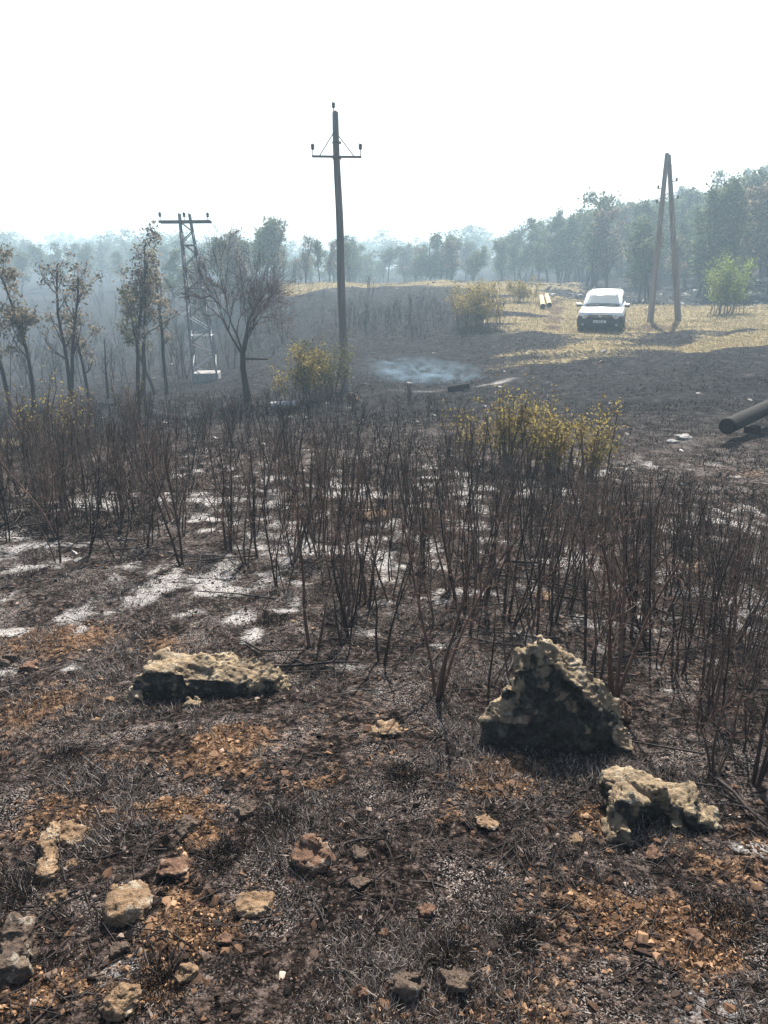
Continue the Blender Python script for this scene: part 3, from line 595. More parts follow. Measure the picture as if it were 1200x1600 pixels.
BPROTO = []                               # browner, bushier ones nearest the camera
for k in range(5):
    L = []
    for q in range(2 + k % 3):
        a = rr.uniform(0, 6.28); l = rr.uniform(.03, .20)
        L.append((stem_mesh(1500 + k * 7 + q, rr.uniform(.8, 1.0), rr.uniform(.0075, .012), (l * math.cos(a), l * math.sin(a)), M['bark_brown'] if k % 2 == 0 else M['bark_sapling'], 1.35), (math.cos(a) * .015, math.sin(a) * .015, 0)))
    BPROTO.append(L)
used = {}
def sapling(p, rz, s, proto, label, group, name='burnt_sapling'):
    o = empty(name, p, rz, label, 'sapling', group); o.scale = (s, s, s)
    for me, off in proto: link('stem', me, o, off)
    return o
# near edge of the thicket, drawn from the photo, then the inside
hero = [(490,1012,.98,0,'brown forked sapling rising from the stick beside the left ledge'),(535,1005,.85,1,'slim dark sapling right of the forked brown one'),(595,1030,.80,3,'leaning sapling by the white ash pile'),
        (683,1092,.84,2,'foremost central sapling with twigs spread low over the ground'),(765,1075,.66,5,'thin sapling left of the peaked boulder'),(800,1068,.70,1,'sapling close against the left shoulder of the peaked boulder'),
        (958,1098,.92,2,'tall brown many stemmed sapling behind the peaked boulder'),(932,1065,.62,3,'short dark stem left of the tall brown sapling'),(1118,1205,.60,4,'sapling with a dark shadow at its foot on the right'),
        (1105,1128,.72,0,'twiggy brown sapling at the right near the shadowed one'),(1178,1228,.78,1,'nearest sapling at the right edge'),(1170,1158,.66,6,'thin sapling behind the nearest one at the right edge'),
        (287,882,1.18,3,'tall sapling with several stems fanning out above the ash streak'),(90,880,1.0,5,'leaning pair of stems left of the ash patches'),(135,868,1.02,2,'slim sapling between the two ash patches on the left'),
        (185,872,1.0,1,'v shaped sapling above the left ash patch'),(385,880,.95,4,'fan of thin stems right of the ash streak'),(357,858,1.1,8,'black straight sapling above the ash streak'),(12,850,1.0,7,'black sapling at the left edge')]
for k, (px, py, h, q, lb) in enumerate(hero):
    brown = px in (490, 683, 958, 1105, 1178); sapling(G(px, py), k * 1.7, h, (BPROTO if brown else PROTO)[q % len(BPROTO if brown else PROTO)], lb, 'burnt saplings at the near edge of the thicket')
EX = [(-60,840),(0,850),(150,868),(290,872),(380,880),(480,1000),(600,1015),(700,1060),(800,1045),(900,1020),(960,1050),(1040,1080),(1120,1190),(1260,1235)]
def edge_d(px): 
    py = np.interp(px, [e[0] for e in EX], [e[1] for e in EX]); return py
FX = [(-60,10.8),(300,10.4),(500,9.6),(700,8.8),(880,8.2),(1000,7.4),(1100,6.9),(1260,6.6)]
cand = []; rr = random.Random(77)
while len(cand) < 580:
    px = rr.uniform(-90, 1290); dmax = np.interp(px, [e[0] for e in FX], [e[1] for e in FX]); e = G(px, edge_d(px)); dmin = math.hypot(e.x, e.y) + .12
    d = math.sqrt(rr.uniform(dmin ** 2, dmax ** 2)); a = math.atan2(px - 600, 1160); x, y = d * math.sin(a), d * math.cos(a)
    cn = float(fbm(np.array([[x, y, 0.]]), .9, 3, 88)[0]); 
    if rr.random() > .66 + cn * 3.0: continue
    if px < 420 and rr.random() < .45: continue
    if any((x - c[0]) ** 2 + (y - c[1]) ** 2 < .006 for c in cand[-200:]): continue
    z = float(height(x, y)[0]); top = np.interp(px, [-60, 300, 560, 640, 900, 1000, 1100, 1260], [590, 590, 622, 640, 650, 680, 695, 705])   # how high the thicket reaches
    # height natural, tapering towards the right of the thicket where growth is lower
    H = np.interp(px, [0, 400, 800, 1200], [1.15, 1.08, .95, .86]) * rr.uniform(.55, 1.15)
    el = math.tan(R(PITCH) + math.atan((top - 800) / FPX)); H = min(H, (CAMZ - z) - el * d * rr.uniform(.98, 1.25)); H = max(H, .35)
    cand.append((x, y, z, H, rr.uniform(0, 6.28), rr.randrange(16), px))
# sparse low stems farther out in the hollow and on the far slope
for q in range(900):
    if q < 260: px = rr.uniform(-60, 560); d = rr.uniform(10.5, 17); H = rr.uniform(.35, .8)
    elif q < 330: px = rr.uniform(480, 760); d = rr.uniform(10, 17); H = rr.uniform(.3, .6)
    elif q < 560: px = rr.uniform(540, 790); d = rr.uniform(30, 41) ; H = rr.uniform(.5, 1.1)
    elif q < 640: px = rr.uniform(250, 600); d = rr.uniform(32, 50); H = rr.uniform(.5, 1.2)
    else: px = rr.uniform(-70, 470); d = rr.uniform(30, 85); H = rr.uniform(1.0, 2.6)
    a = math.atan2(px - 600, 1190); x, y = d * math.sin(a), d * math.cos(a); cand.append((x, y, float(height(x, y)[0]), H, rr.uniform(0, 6.28), rr.randrange(16), px))
cand.sort(key=lambda c: -c[3] / math.hypot(c[0], c[1]))
NI = 300 - len(hero)
ZN = [(110, 'at the left edge', 'left edge'), (290, 'above the left ash patches', 'left part'), (420, 'above the white ash streak', 'ash streak'), (560, 'above the long left ledge', 'middle left part'),
      (700, 'photo centre', 'middle'), (830, 'just left of the peaked boulder', 'part left of the boulder'), (990, 'behind the peaked boulder', 'part behind the boulder'), (1110, 'right of the peaked boulder', 'part right of the boulder'), (9999, 'at the right edge', 'right edge')]
def zone(px, d):
    for x1, w, g_ in ZN:
        if px < x1: break
    dp = 'front row' if d < 5.6 else 'back rows'
    return ('charred sapling, ' + dp + ' of the thicket, ' + w, 'charred saplings, ' + dp + ', ' + g_ + ' of the thicket')
for (x, y, z, H, rz, q, px) in cand[:NI]:
    lb, gp = zone(px, math.hypot(x, y)); sapling((x, y, z), rz, H, PROTO[q], lb, gp)
def mesh_arrays(me):
    V = np.empty(len(me.vertices) * 3, np.float32); me.vertices.foreach_get('co', V); F = np.empty(len(me.loops), np.int32); me.loops.foreach_get('vertex_index', F); return V.reshape(-1, 3), F.reshape(-1, 4)
cache = {}
Vs, Fs, off, Mi = [], [], 0, []
LITE = []                                 # lighter copies for the far stems
for k in range(8):
    r2 = np.random.default_rng(3000 + k); tb = TB()
    for s_ in range(r2.integers(1, 4)):
        a = r2.uniform(0, 6.28); l = r2.uniform(.02, .25); P, Q, _ = grow_poly(r2, (0, 0, -.03), np.array([l*math.cos(a), l*math.sin(a), 1.]), r2.uniform(.7, 1), .010, 5, .06, .03); tb.tube(P, Q, 4)
        for c in range(9):
            i = r2.integers(2, 5); P2, Q2, _ = grow_poly(r2, P[i], side_dir(r2, np.array([0, 0, 1.]), r2.uniform(.3, .7)), r2.uniform(.15, .35), .004, 2, .1, .1); tb.tube(P2, np.maximum(Q2, .0015), 3)
    LITE.append((np.concatenate(tb.V), np.concatenate(tb.F)))
for n_, (x, y, z, H, rz, q, px) in enumerate(cand[NI:]):
    c, s = math.cos(rz), math.sin(rz); Rm = np.array([[c, -s, 0], [s, c, 0], [0, 0, 1]]) * H; d = math.hypot(x, y)
    parts = [(LITE[q % 8][0] * np.array([1.2, 1.2, 1]), LITE[q % 8][1], (0, 0, 0))] if d > 10.5 else [(*cache.setdefault(me.name, mesh_arrays(me)), off_) for me, off_ in PROTO[q]]
    for V0, F0, of in parts:
        Vs.append((V0 + np.array(of)) @ Rm.T + np.array([x, y, z])); Fs.append(F0 + off); off += len(V0); Mi.append(np.full(len(F0), n_ % 2))
tag(link('burnt_thicket', mesh_np('burnt_thicket', np.concatenate(Vs), np.concatenate(Fs), [M['bark_black'], M['bark_sapling']], midx=np.concatenate(Mi), smooth=True)), 'mass of thin charred stems filling the hollow and the far slope', 'thicket', kind='stuff')

tb = TB(); r6 = np.random.default_rng(44)
for q in range(150):                      # longer burnt sticks lying between the stems
    px = r6.uniform(-60, 1260); e = G(px, edge_d(px)); d = r6.uniform(math.hypot(e.x, e.y) - .2, 8.5); a = math.atan2(px - 600, 1160); x0, y0 = d * math.sin(a), d * math.cos(a); th = r6.uniform(0, 6.28); L = r6.uniform(.2, .7); P = []
    for t in np.linspace(0, 1, 5): x1 = x0 + math.cos(th) * L * t + r6.normal(0, .01); y1 = y0 + math.sin(th) * L * t + r6.normal(0, .01); P.append((x1, y1, float(height(x1, y1)[0]) + .012 + r6.uniform(0, .02)))
    w = r6.uniform(.003, .009); tb.tube(P, np.linspace(w, w * .5, 5), 5)
tag(link('fallen_sticks', tb.mesh('fallen_sticks', M['bark_black'])), 'burnt sticks strewn on the ground between the standing stems', 'sticks', kind='stuff')
# ------------------------------------------------------------------ trees and bushes
def tree_parts(seed, H, r0, spread=.5, crown0=.3, nb=9, leaf=.12, nleaf=14, forks=0, wander=.07, up=.05, lvl=3, sub=5, shape=1.0, leafspread=.1, stems=1, lean=.06, twig=.004, foliage_from=0.0, droop=.3):
    rr = np.random.default_rng(seed); tb = TB(); ends = []
    def branch(P, Q, L, l):
        n = len(P)
        for c in range(nb if l == 1 else sub):
            t = (rr.uniform(crown0, .98) if l == 1 else rr.uniform(.25, 1)) * (n - 1); i = min(int(t), n - 2); f = t - i; p = P[i] * (1-f) + P[i+1] * f; r = max((Q[i] * (1-f) + Q[i+1] * f) * .6, twig)
            dd = P[i+1] - P[i]; dd /= np.linalg.norm(dd); k = t / (n - 1); w = L * rr.uniform(.6, 1.1) * ((1 - shape * max(0, k - .45)) if l == 1 else 1)
            P2, Q2, _ = grow_poly(rr, p, side_dir(rr, dd, rr.uniform(.45, 1.0)), w, r, 5 if l == 1 else 3, wander * 1.6, up); tb.tube(P2, np.maximum(Q2, twig * .6), 5 if l == 1 else 3)
            if l < lvl: branch(P2, Q2, w * .5, l + 1)
            if l >= lvl - 1:
                ends.append(P2[-1]); ends.append(P2[len(P2) // 2])
    for s_ in range(stems):
        a = rr.uniform(0, 6.28); ln = lean * (1 + 2 * (stems > 1)); d0 = np.array([ln * math.cos(a), ln * math.sin(a), 1.]); d0 /= np.linalg.norm(d0)
        P, Q, _ = grow_poly(rr, (math.cos(a) * r0 * (stems > 1), math.sin(a) * r0 * (stems > 1), -.1), d0, H * rr.uniform(.82, 1.0), r0, 9, wander, .03); Q[0] *= 1.35; tb.tube(P, Q + twig, 8)
        branch(P, Q, H * spread, 1)
    tr = tb; lf = None
    if nleaf:
        E = np.array(ends); E = E[E[:, 2] > foliage_from * H]; n = len(E); lf = TB()
        wgt = rr.uniform(0, 1, n) ** .6; cnt = (nleaf * wgt * 1.6).astype(int); Pp = np.repeat(E, cnt, 0) + rr.normal(0, leafspread, (cnt.sum(), 3)); lf.leaves(Pp, leaf, rr, droop)
    return tr, lf
def make_tree(name, seed, bark, leafm, loc, label, cat='tree', group=None, rz=0, **kw):
    tr, lf = tree_parts(seed, **kw); o = empty(name, loc, rz, label, cat, group)
    link('trunk', tr.mesh('trunk', M[bark]), o)
    if lf: link('crown' if cat == 'tree' else 'foliage', lf.mesh('crown', M[leafm]), o)
    return o
def copy_tree(o, loc, rz, s, label, group):
    r = o.copy(); C.objects.link(r); r.location = loc; r.rotation_euler.z = rz; r.scale = s; r['label'] = label; r['group'] = group
    for ch in list(o.children): c = ch.copy(); C.objects.link(c); c.parent = r
    return r
oak = dict(spread=.22, crown0=.34, nb=12, leaf=.10, nleaf=3, wander=.08, up=.16, sub=3, shape=.7, leafspread=.07, twig=.0045, lean=.02)
LT = [ # px, distance, height, seed, look, label, over-rides
 (205,23,4.6,41,'leaf_scorch','tall two stemmed oak with curled grey brown leaves left of the lattice pylon',dict(stems=2, nb=12, nleaf=4.5)),
 (245,24,4.3,42,'leaf_scorch','leafy scorched oak just left of the lattice pylon',dict(nb=11, nleaf=4)),
 (228,26,3.6,47,'leaf_olive','olive leaved small tree behind the scorched oak pair',dict(nb=10, nleaf=5)),
 (120,24,3.6,43,'leaf_scorch','small tree with dark leaf clumps left of the tall oak',dict(nleaf=4, nb=9)),
 (85,22,4.1,44,'leaf_scorch','tree with bare pointed upper stems at the left',dict(nleaf=2, nb=12, stems=2)),
 (28,22,4.2,45,'leaf_scorch','dark leaved tree near the left edge',dict(nleaf=6, nb=12)),
 (-12,21,4.2,46,'leaf_scorch','tree cut by the left edge of the photo',dict(nleaf=5, nb=10)),
 (150,26,2.2,48,None,'thin bare sapling tree between the left trees',dict(nleaf=0, nb=6)),
]
for px, d, H, sd_, lm, lb, kw in LT:
    p = at(px, d); q = dict(oak); q.update(kw); make_tree('oak_tree', sd_, 'bark_tree', lm, p, lb, 'tree', 'scorched trees in the left hollow', H=H, r0=.038 + H * .005, **q)
# round twiggy tree beside the pylon
p = at(374, 19.3)
rr2 = np.random.default_rng(60); tb = TB(); tk = [(.10, 0, -.1), (.04, 0, .35), (-.02, 0, .75), (0, .02, 1.05)]; tb.tube(tk, [.16, .11, .095, .09], 9)
tw = TB()
def rtree(p0, d, L, r, l):
    P, Q, dd = grow_poly(rr2, p0, d, L, r, 4, .10, .02); (tb if l < 2 else tw).tube(P, np.maximum(Q * .8 + r * .2, .0028), 6 if l < 2 else 3)
    if l >= 6: return
    for c in range({1: 4, 2: 4, 3: 3, 4: 3, 5: 3}[l]):
        i = rr2.integers(2, 5); rtree(P[i], side_dir(rr2, dd, rr2.uniform(.3, .8)), L * rr2.uniform(.62, .9), r * .48, l + 1)
for (dx, dy, dz, L, r) in ((-.62,.1,.8,1.0,.065),(.25,.2,1.1,1.0,.075),(-.2,-.2,1.2,1.05,.06),(.45,-.1,.9,.85,.05),(.05,.4,1.0,.9,.05)):
    v = np.array([dx, dy, dz]); rtree((0, .02, 1.0), v / np.linalg.norm(v), L * .9, r * .7, 1)
o = empty('bare_tree', p, 0, 'bare round crowned tree with a thick trunk and reddish twigs right of the lattice pylon', 'tree'); o.scale = (.82, .82, 1.17); link('trunk', tb.mesh('trunk', M['bark_tree']), o); link('crown', tw.mesh('crown', M['twig_red']), o)
lk = BM(); lk.cyl((.05, 0, .95), (.75, .05, .93), .03, .02, 8); lk.build('broken_limb', M['bark_tree'], o)
# leafy bushes
def bush(px, d, H, Wd, seed, lm, label, n=1400, leaf=.042, stems=16, name='leafy_bush', cat='bush', bark='bark_brown', group=None):
    p = at(px, d); r3 = np.random.default_rng(seed); tb = TB(); lf = TB(); E = []
    for s_ in range(stems):
        bx, by = r3.normal(0, Wd * .22, 2); bx = np.clip(bx, -Wd*.5, Wd*.5); a = r3.uniform(0, 6.28); l = r3.uniform(.05, .4)
        P, Q, dd = grow_poly(r3, (bx, by * .7, -.05), np.array([l*math.cos(a), l*math.sin(a), 1.]), H * r3.uniform(.55, 1.0), .010 + H * .003, 6, .08, .03); tb.tube(P, Q + .002, 4)
        for c in range(7):
            i = r3.integers(2, 7); P2, Q2, _ = grow_poly(r3, P[i], side_dir(r3, np.array([0, 0, 1.]), r3.uniform(.4, 1.0)), H * r3.uniform(.12, .3), .004, 3, .1, .1); tb.tube(P2, np.maximum(Q2, .002), 3); E += [P2[-1], P2[-2], P[i]]
    E = np.array(E); E = E[E[:, 2] > H * .22]; I = r3.integers(0, len(E), n); w = r3.uniform(0, 1, len(E)); I = I[w[I] > .25]
    lf.leaves(E[I] + r3.normal(0, H * .045, (len(I), 3)), leaf, r3, -.3)
    o = empty(name, p, r3.uniform(0, 3), label, cat, group); o.scale = (1, 1, 1); link('branches', tb.mesh('branches', M[bark]), o); link('foliage', lf.mesh('foliage', M[lm]), o); return o
YB = 'yellow green bushes at the far edge of the thicket'
bush(800, 9.3, 1.04, .5, 70, 'leaf_yellow', 'tallest yellow green bush at the left end of the far row', 1500, group=YB)
bush(845, 9.2, .90, .6, 71, 'leaf_yellow', 'dense yellow green bush in the middle of the far row', 1700, group=YB)
bush(890, 9.0, .84, .6, 72, 'leaf_yellow', 'rounded yellow green bush right of the middle one', 1600, group=YB)
bush(940, 8.8, .86, .5, 73, 'leaf_yellow', 'yellow green bush at the right end of the far row', 1500, group=YB)
bush(740, 9.4, .85, .7, 74, 'leaf_yellow', 'thin sparse yellow bush left of the far row', 450, group=YB)
bush(470, 17.0, 1.35, 1.0, 75, 'leaf_yellow', 'olive green bush left of the tall wooden pole', 5200, .05, group='bushes by the wooden pole')
bush(508, 17.8, 1.40, .8, 76, 'leaf_olive', 'darker olive bush touching the tall wooden pole', 4600, .05, group='bushes by the wooden pole')
bush(745, 33, 1.7, 2.2, 77, 'leaf_yellow', 'broad olive yellow bush on the burnt slope left of the car', 9000, .085, 34)
bush(810, 42, 1.1, 1.8, 78, 'leaf_yellow', 'low dry yellowish bush behind the pale beams', 4000, .08, 24)
bush(20, 11.5, 1.25, .6, 79, 'leaf_yellow', 'small yellow green bush at the left edge', 330, .045)
bush(78, 12, 1.05, .5, 80, 'leaf_yellow', 'small sparse yellow bush right of the left edge bush', 260, .045)
bush(195, 13, 1.15, .4, 84, 'leaf_olive', 'tiny green sprig of a bush below the tall left oak', 110, .045)
bush(1135, 40.5, 2.6, 2.0, 81, 'leaf_green', 'bright green young bush in front of the dark wood right of the leaning poles', 5200, .12, 26)
# woods
FP = []
for k in range(9):
    kw = dict(H=6.0, r0=.10, spread=.29, crown0=.16 + .07 * (k % 3), nb=14, leaf=.25, nleaf=4, lvl=3, sub=4, shape=.9, leafspread=.16, up=.12, twig=.012, wander=.06)
    if k in (6, 7): kw.update(nleaf=2.2, spread=.26, nb=18)
    if k == 8: kw.update(H=6, spread=.36, nb=14, stems=2)
    o = make_tree('woodland_tree', 500 + k, 'bark_tree' if k % 2 else 'bark_pale', 'leaf_scorch' if k in (4, 6) else 'leaf_forest', (0, 0, -50), 'x', 'tree', None, **kw); FP.append(o)
first = [True] * len(FP)
def wood(px, d, H, k, rz, label, group, w=1.0):
    p = at(px, d); p.z -= .05; s = H / 6.0
    if first[k]:
        first[k] = False; o = FP[k]; o.location = p; o.rotation_euler.z = rz; o.scale = (s * w, s * w, s); o['label'] = label; o['group'] = group; return o
    return copy_tree(FP[k], p, rz, (s * w, s * w, s), label, group)
rr = random.Random(9)
GR = {'r': ('tree of the hazy wood on the right hillside', 'trees of the wood on the right hillside'), 'c': ('hazy tree beyond the grassy crest', 'trees beyond the grassy crest'), 'l': ('hazy tree on the far left hillside', 'trees on the far left hillside')}
def wlab(k, px):
    lb, g_ = GR[k]
    if k == 'r': w = 'directly behind the car' if px < 1000 else 'between the car and the leaning poles' if px < 1060 else 'right of the leaning poles' if px < 1160 else 'at the right edge of the photo'
    elif k == 'c': w = 'just right of the tall pole' if 540 < px < 640 else 'left of the tall pole' if px <= 540 else 'above the burnt slope' if px < 780 else 'above the pale beams'
    else: w = 'at the left edge' if px < 120 else 'between the leaning left trees' if px < 260 else 'behind the lattice pylon'
    return lb + ', ' + w, g_ + ', ' + w
for q in range(150):          # right hillside
    px = rr.uniform(880, 1290); d = 49 + (rr.random() ** .8) * 75; d = max(d, np.interp(px, [880, 1000, 1300], [64, 52, 47])); H = rr.uniform(3.8, 7.6) * np.interp(px, [880, 1200], [.88, 1.05]); wood(px, d, H, rr.randrange(9), rr.uniform(0, 6), *wlab('r', px), rr.uniform(.85, 1.2))
for q in range(72):           # behind the crest
    px = rr.uniform(430, 900); d = rr.uniform(68, 110); H = rr.uniform(2.6, 5.4) * np.interp(px, [430, 600, 750, 900], [.85, .85, 1.0, 1.3]); wood(px, d, H, rr.randrange(9), rr.uniform(0, 6), *wlab('c', px), rr.uniform(.9, 1.3))
for px, d, H, k in ((330,60,4.8,6),(352,58,5.2,7),(380,57,5.4,6),(408,57,5.6,7),(428,58,5.2,6),(300,62,5.0,7),(265,66,5.0,5),(318,56,4.0,6),(366,62,5.0,8),(395,60,5.0,7),(418,60,4.8,2)):
    wood(px, d, H, k, px, 'grey green tree of the clump behind the bare round crowned tree', 'clump of trees behind the bare tree', .95)
for q in range(60):           # far left
    px = rr.uniform(-90, 440); d = rr.uniform(88, 190); H = rr.uniform(4.0, 6.5); wood(px, d, H, rr.randrange(9), rr.uniform(0, 6), *wlab('l', px), rr.uniform(1.0, 1.5))
for (px, d, H) in ((478, 62, 4.0), (500, 61, 3.6), (515, 63, 3.5), (548, 62, 3.6)):
    wood(px, d, H, 6 if px % 4 else 7, px, 'thin nearly bare tree standing on the crest beside the tall pole', 'thin trees on the crest by the tall pole', .8)
# far-off wood that reads as one mass
V0, F0 = [], []; src = [ch for ch in FP[0].children if ch.name.startswith('crown')][0].data; sv, sf = mesh_arrays(src); I = np.arange(0, len(sf), 2); sf4 = sf[I]; u = np.unique(sf4); remap = np.full(len(sv), -1); remap[u] = np.arange(len(u)); sv = sv[u]; sf = remap[sf4]
off = 0; r5 = np.random.default_rng(12)
for q in range(450):
    if q < 330: px = r5.uniform(-300, 1500); d = r5.uniform(150, 290); s = r5.uniform(.9, 1.5)
    elif q < 380: px = r5.uniform(960, 1300); d = r5.uniform(75, 130); s = r5.uniform(.7, 1.1)
    elif q < 420: px = r5.uniform(430, 900); d = r5.uniform(85, 125); s = r5.uniform(.45, .75)
    else: px = r5.uniform(-90, 440); d = r5.uniform(110, 180); s = r5.uniform(.7, 1.0)
    p = at(px, d); a = r5.uniform(0, 6.28); c, s2 = math.cos(a), math.sin(a)
    V0.append(((sv * np.array([2.0, 2.0, 1.0]) * s) @ np.array([[c, -s2, 0], [s2, c, 0], [0, 0, 1]]).T + np.array(p[:]) - np.array([0, 0, .8]))); F0.append(sf + off); off += len(sv)
me = mesh_np('far_wood', np.concatenate(V0), np.concatenate(F0), M['leaf_forest'], {'rnd': r5.uniform(0, 1, off)}); tag(link('far_wood', me), 'far off wooded hills fading into the smoke haze', 'wood', kind='stuff')

# ------------------------------------------------------------------ poles
ins_prof = [(.012, 0), (.045, .02), (.055, .045), (.035, .06), (.05, .08), (.052, .11), (.03, .15), (.012, .165)]
def insulator(parent, p, pin=.12, s=1.0):
    b = BM(); b.cyl(p, Vector(p) + Vector((0, 0, pin)), .011, seg=8); pn = b.build('pin', M['iron'], parent)
    c = BM(); c.lathe(Vector(p) + Vector((0, 0, pin)), [(r * s, z * s) for r, z in ins_prof], 12); c.build('insulator', M['porcelain'], parent, True)
base = at(540, 20.0); base.x = 20 * math.sin(azof(540, 20, 620)); base.y = 20 * math.cos(azof(540, 20, 620)); base.z = float(height(base.x, base.y)[0])
rt = ray(524, 176); top = camo.location + rt * ((base.y + .15) / rt.y); tl = top - base
o = empty('utility_pole', base, 0, 'tall leaning wooden pole with a short iron crossarm in the centre', 'utility pole')
tb = TB(); n = 14; P = [base * 0 + tl * (k / n) + Vector((math.sin(k * .9) * .012, 0, 0)) for k in range(n + 1)]; P[0] = P[0] - Vector((0, 0, .25)); tb.tube([p[:] for p in P] + [(P[-1] + Vector((0, 0, .05)))[:]], list(np.linspace(.122, .076, n + 1)) + [.012], 16); link('shaft', tb.mesh('shaft', M['pole']), o)
ca = tl * ((top.z - (camo.location + ray(524, 246) * ((base.y + .1) / ray(524, 246).y)).z) / -tl.z + 1)   # where the crossarm crosses
b = BM(); b.box(ca + Vector((0, -.12, 0)), (1.22, .05, .05), Euler((0, R(.8), 0)), .004); arm = b.build('crossarm', M['iron'], o)
for s_ in (-1, 1):
    b = BM(); b.cyl(ca + Vector((s_ * .42, -.12, .02)), ca + Vector((s_ * .06 , -.08, .55 if s_ < 0 else .46)), .012, seg=8); b.build('brace', M['iron'], o)
    insulator(o, ca + Vector((s_ * .585, -.12, .02)), .13, .95)
insulator(o, tl + Vector((-.04, -.05, -.1)), .18, .9)
for z in (.2, .55):
    b = BM(); b.cyl(ca + Vector((0, 0, z - .24)), ca + Vector((0, 0, z - .20)), .112, seg=16, caps=False); b.build('steel_band', M['iron'], o)
# leaning A pair
pa = G(1018, 490); D = 36.5
def atpx(px, py, yy): r = ray(px, py); return camo.location + r * (yy / r.y)
ya = 34.5; A = atpx(1017, 490, ya); Bp = atpx(1062, 495, ya); T = atpx(1044, 240, ya)
for q in (A, Bp): q.z = float(height(q.x, q.y)[0])
o = empty('double_pole', (A + Bp) / 2, 0, 'pair of wooden poles leaning together into a tall narrow A right of the car', 'utility pole'); c0 = (A + Bp) / 2
for k, (q, e) in enumerate(((A, T + Vector((-.05, 0, 0))), (Bp, T + Vector((.07, .12, -.05))))):
    tb = TB(); P = [(q - c0 - Vector((0, 0, .3))).lerp(e - c0, t) for t in np.linspace(0, 1, 9)]; tb.tube([p[:] for p in P] + [(P[-1] + Vector((0, 0, .03)))[:]], list(np.linspace(.15, .09, 9)) + [.01], 14); link('leg', tb.mesh('leg', M['pole']), o)
for t, q, s_ in ((.72, A, -1), (.80, A, -1), (.84, Bp, 1), (.74, Bp, 1)):
    p = q.lerp(T, t) - c0; b = BM(); b.cyl(p, p + Vector((s_ * .27, 0, .02)), .018, seg=8); b.build('hook', M['iron'], o)
    b = BM(); b.lathe(p + Vector((s_ * .27, 0, 0)), ins_prof, 12); b.build('insulator', M['porcelain'], o, True)
b = BM(); b.cyl(A.lerp(T, .93) - c0 - Vector((.12, 0, 0)), Bp.lerp(T, .93) - c0 + Vector((.12, 0, 0)), .02, seg=8); b.build('bolt', M['iron'], o)

# lattice pylon
d = 30.0; p = at(314, d); o = empty('lattice_pylon', p, R(6), 'steel lattice pylon with a single straight crossarm above the left trees', 'pylon')
ztop = atpx(289, 347, p.y).z - p.z; Ht = ztop
def hw(z): return .46 - (.46 - .19) * z / Ht
cx = lambda z: -.17 * z / Ht * 2.2
def corner(sx, sy, z): return Vector((cx(z) + sx * hw(z), sy * hw(z), z))
for sx in (-1, 1):
    for sy in (-1, 1):
        b = BM(); a0, a1 = corner(sx, sy, -.2), corner(sx, sy, Ht + .28); b.cyl(a0, a1, .045, .035, 4); b.build('leg', M['steel'], o)
nz = 13; zs_ = [Ht * (1 - (1 - k / nz) ** 1.12) for k in range(nz + 1)]
for k in range(nz):
    z0, z1 = zs_[k], zs_[k+1]; b = BM(); f = 1 if k % 2 else -1
    for sy in (-1, 1): b.cyl(corner(-f, sy, z0), corner(f, sy, z1), .020, seg=4)
    for sx in (-1, 1): b.cyl(corner(sx, -f, z0), corner(sx, f, z1), .020, seg=4)
    b.build('diagonal_brace', M['steel_white'] if k in (1, 4) else M['steel'], o)
for z in (Ht * .05, Ht * .3, Ht * .6, Ht * .86):
    b = BM()
    for sy in (-1, 1): b.cyl(corner(-1, sy, z), corner(1, sy, z), .028, seg=4)
    for sx in (-1, 1): b.cyl(corner(sx, -1, z), corner(sx, 1, z), .028, seg=4)
    b.build('horizontal_frame', M['steel_white'] if z < Ht * .4 else M['steel'], o)
xm = cx(Ht); b = BM(); b.box((xm, -.22, Ht), (1.85, .07, .09), Euler((0, R(-.8), 0))); b.box((xm, .22, Ht), (1.85, .07, .09), Euler((0, R(-.8), 0))); b.build('crossarm', M['iron'], o)
for dx in (-.86, 0, .84): insulator(o, (xm + dx, -.22, Ht + .04), .1, 1.1)
pf = p + Vector((.0, -.0, 0)); b = BM(); b.box((0, 0, .08), (.98, .98, .55), None, .03); b.build('footing', M['concrete'], o)

# ------------------------------------------------------------------ logs, beams, debris
def log(name, p0, p1, r0, r1, mat, label, cat='log', endmat=None, sides=18, wob=.01, seed=0, group=None, ring=False):
    p0, p1 = Vector(p0), Vector(p1); L = (p1 - p0).length; o = empty(name, p0, 0, label, cat, group); q = (p1 - p0).normalized().to_track_quat('Z', 'Y'); o.rotation_mode = 'QUATERNION'; o.rotation_quaternion = q
    r3 = np.random.default_rng(seed); n = 16; V = []; F = []
    for k in range(n + 1):
        t = k / n; th = np.arange(sides) / sides * 2 * math.pi; rad = (r0 * (1-t) + r1 * t) * (1 + r3.normal(0, wob, sides)); V += [(rad[j] * math.cos(th[j]), rad[j] * math.sin(th[j]), t * L) for j in range(sides)]
    F = [(k * sides + j, k * sides + (j+1) % sides, (k+1) * sides + (j+1) % sides, (k+1) * sides + j) for k in range(n) for j in range(sides)]
    link('bark', mesh_np('bark', V, F, mat, smooth=True), o)
    for z, r, sg in ((0, r0, -1), (L, r1, 1)):
        b = BM(); b.lathe((0, 0, z), [(r * .99, -.02 * sg), (r * .93, .006 * sg), (r * .6, .012 * sg), (r * .05, 0.0)], sides); b.build('cut_end', endmat or mat, o, True)
    return o
a = G(1132, 694); b_ = Vector((a.x + 3.0, a.y + 3.4, 0)); b_.z = float(height(b_.x, b_.y, False)[0])
log('charred_log', a + Vector((0, 0, .27)), b_ + Vector((0, 0, .33)), .125, .12, M['log_char'], 'thick charred black log running off the right edge', 'log', M['log_end'], seed=4)
bs = BM(); bs.box(a.lerp(b_, .30) + Vector((0, 0, -.02)), (.26, .16, .2), Euler((0, 0, .6)), .02); tag(bs.build('wood_block', M['log_char']), 'charred block propping up the thick black log', 'wood block')
ye = []
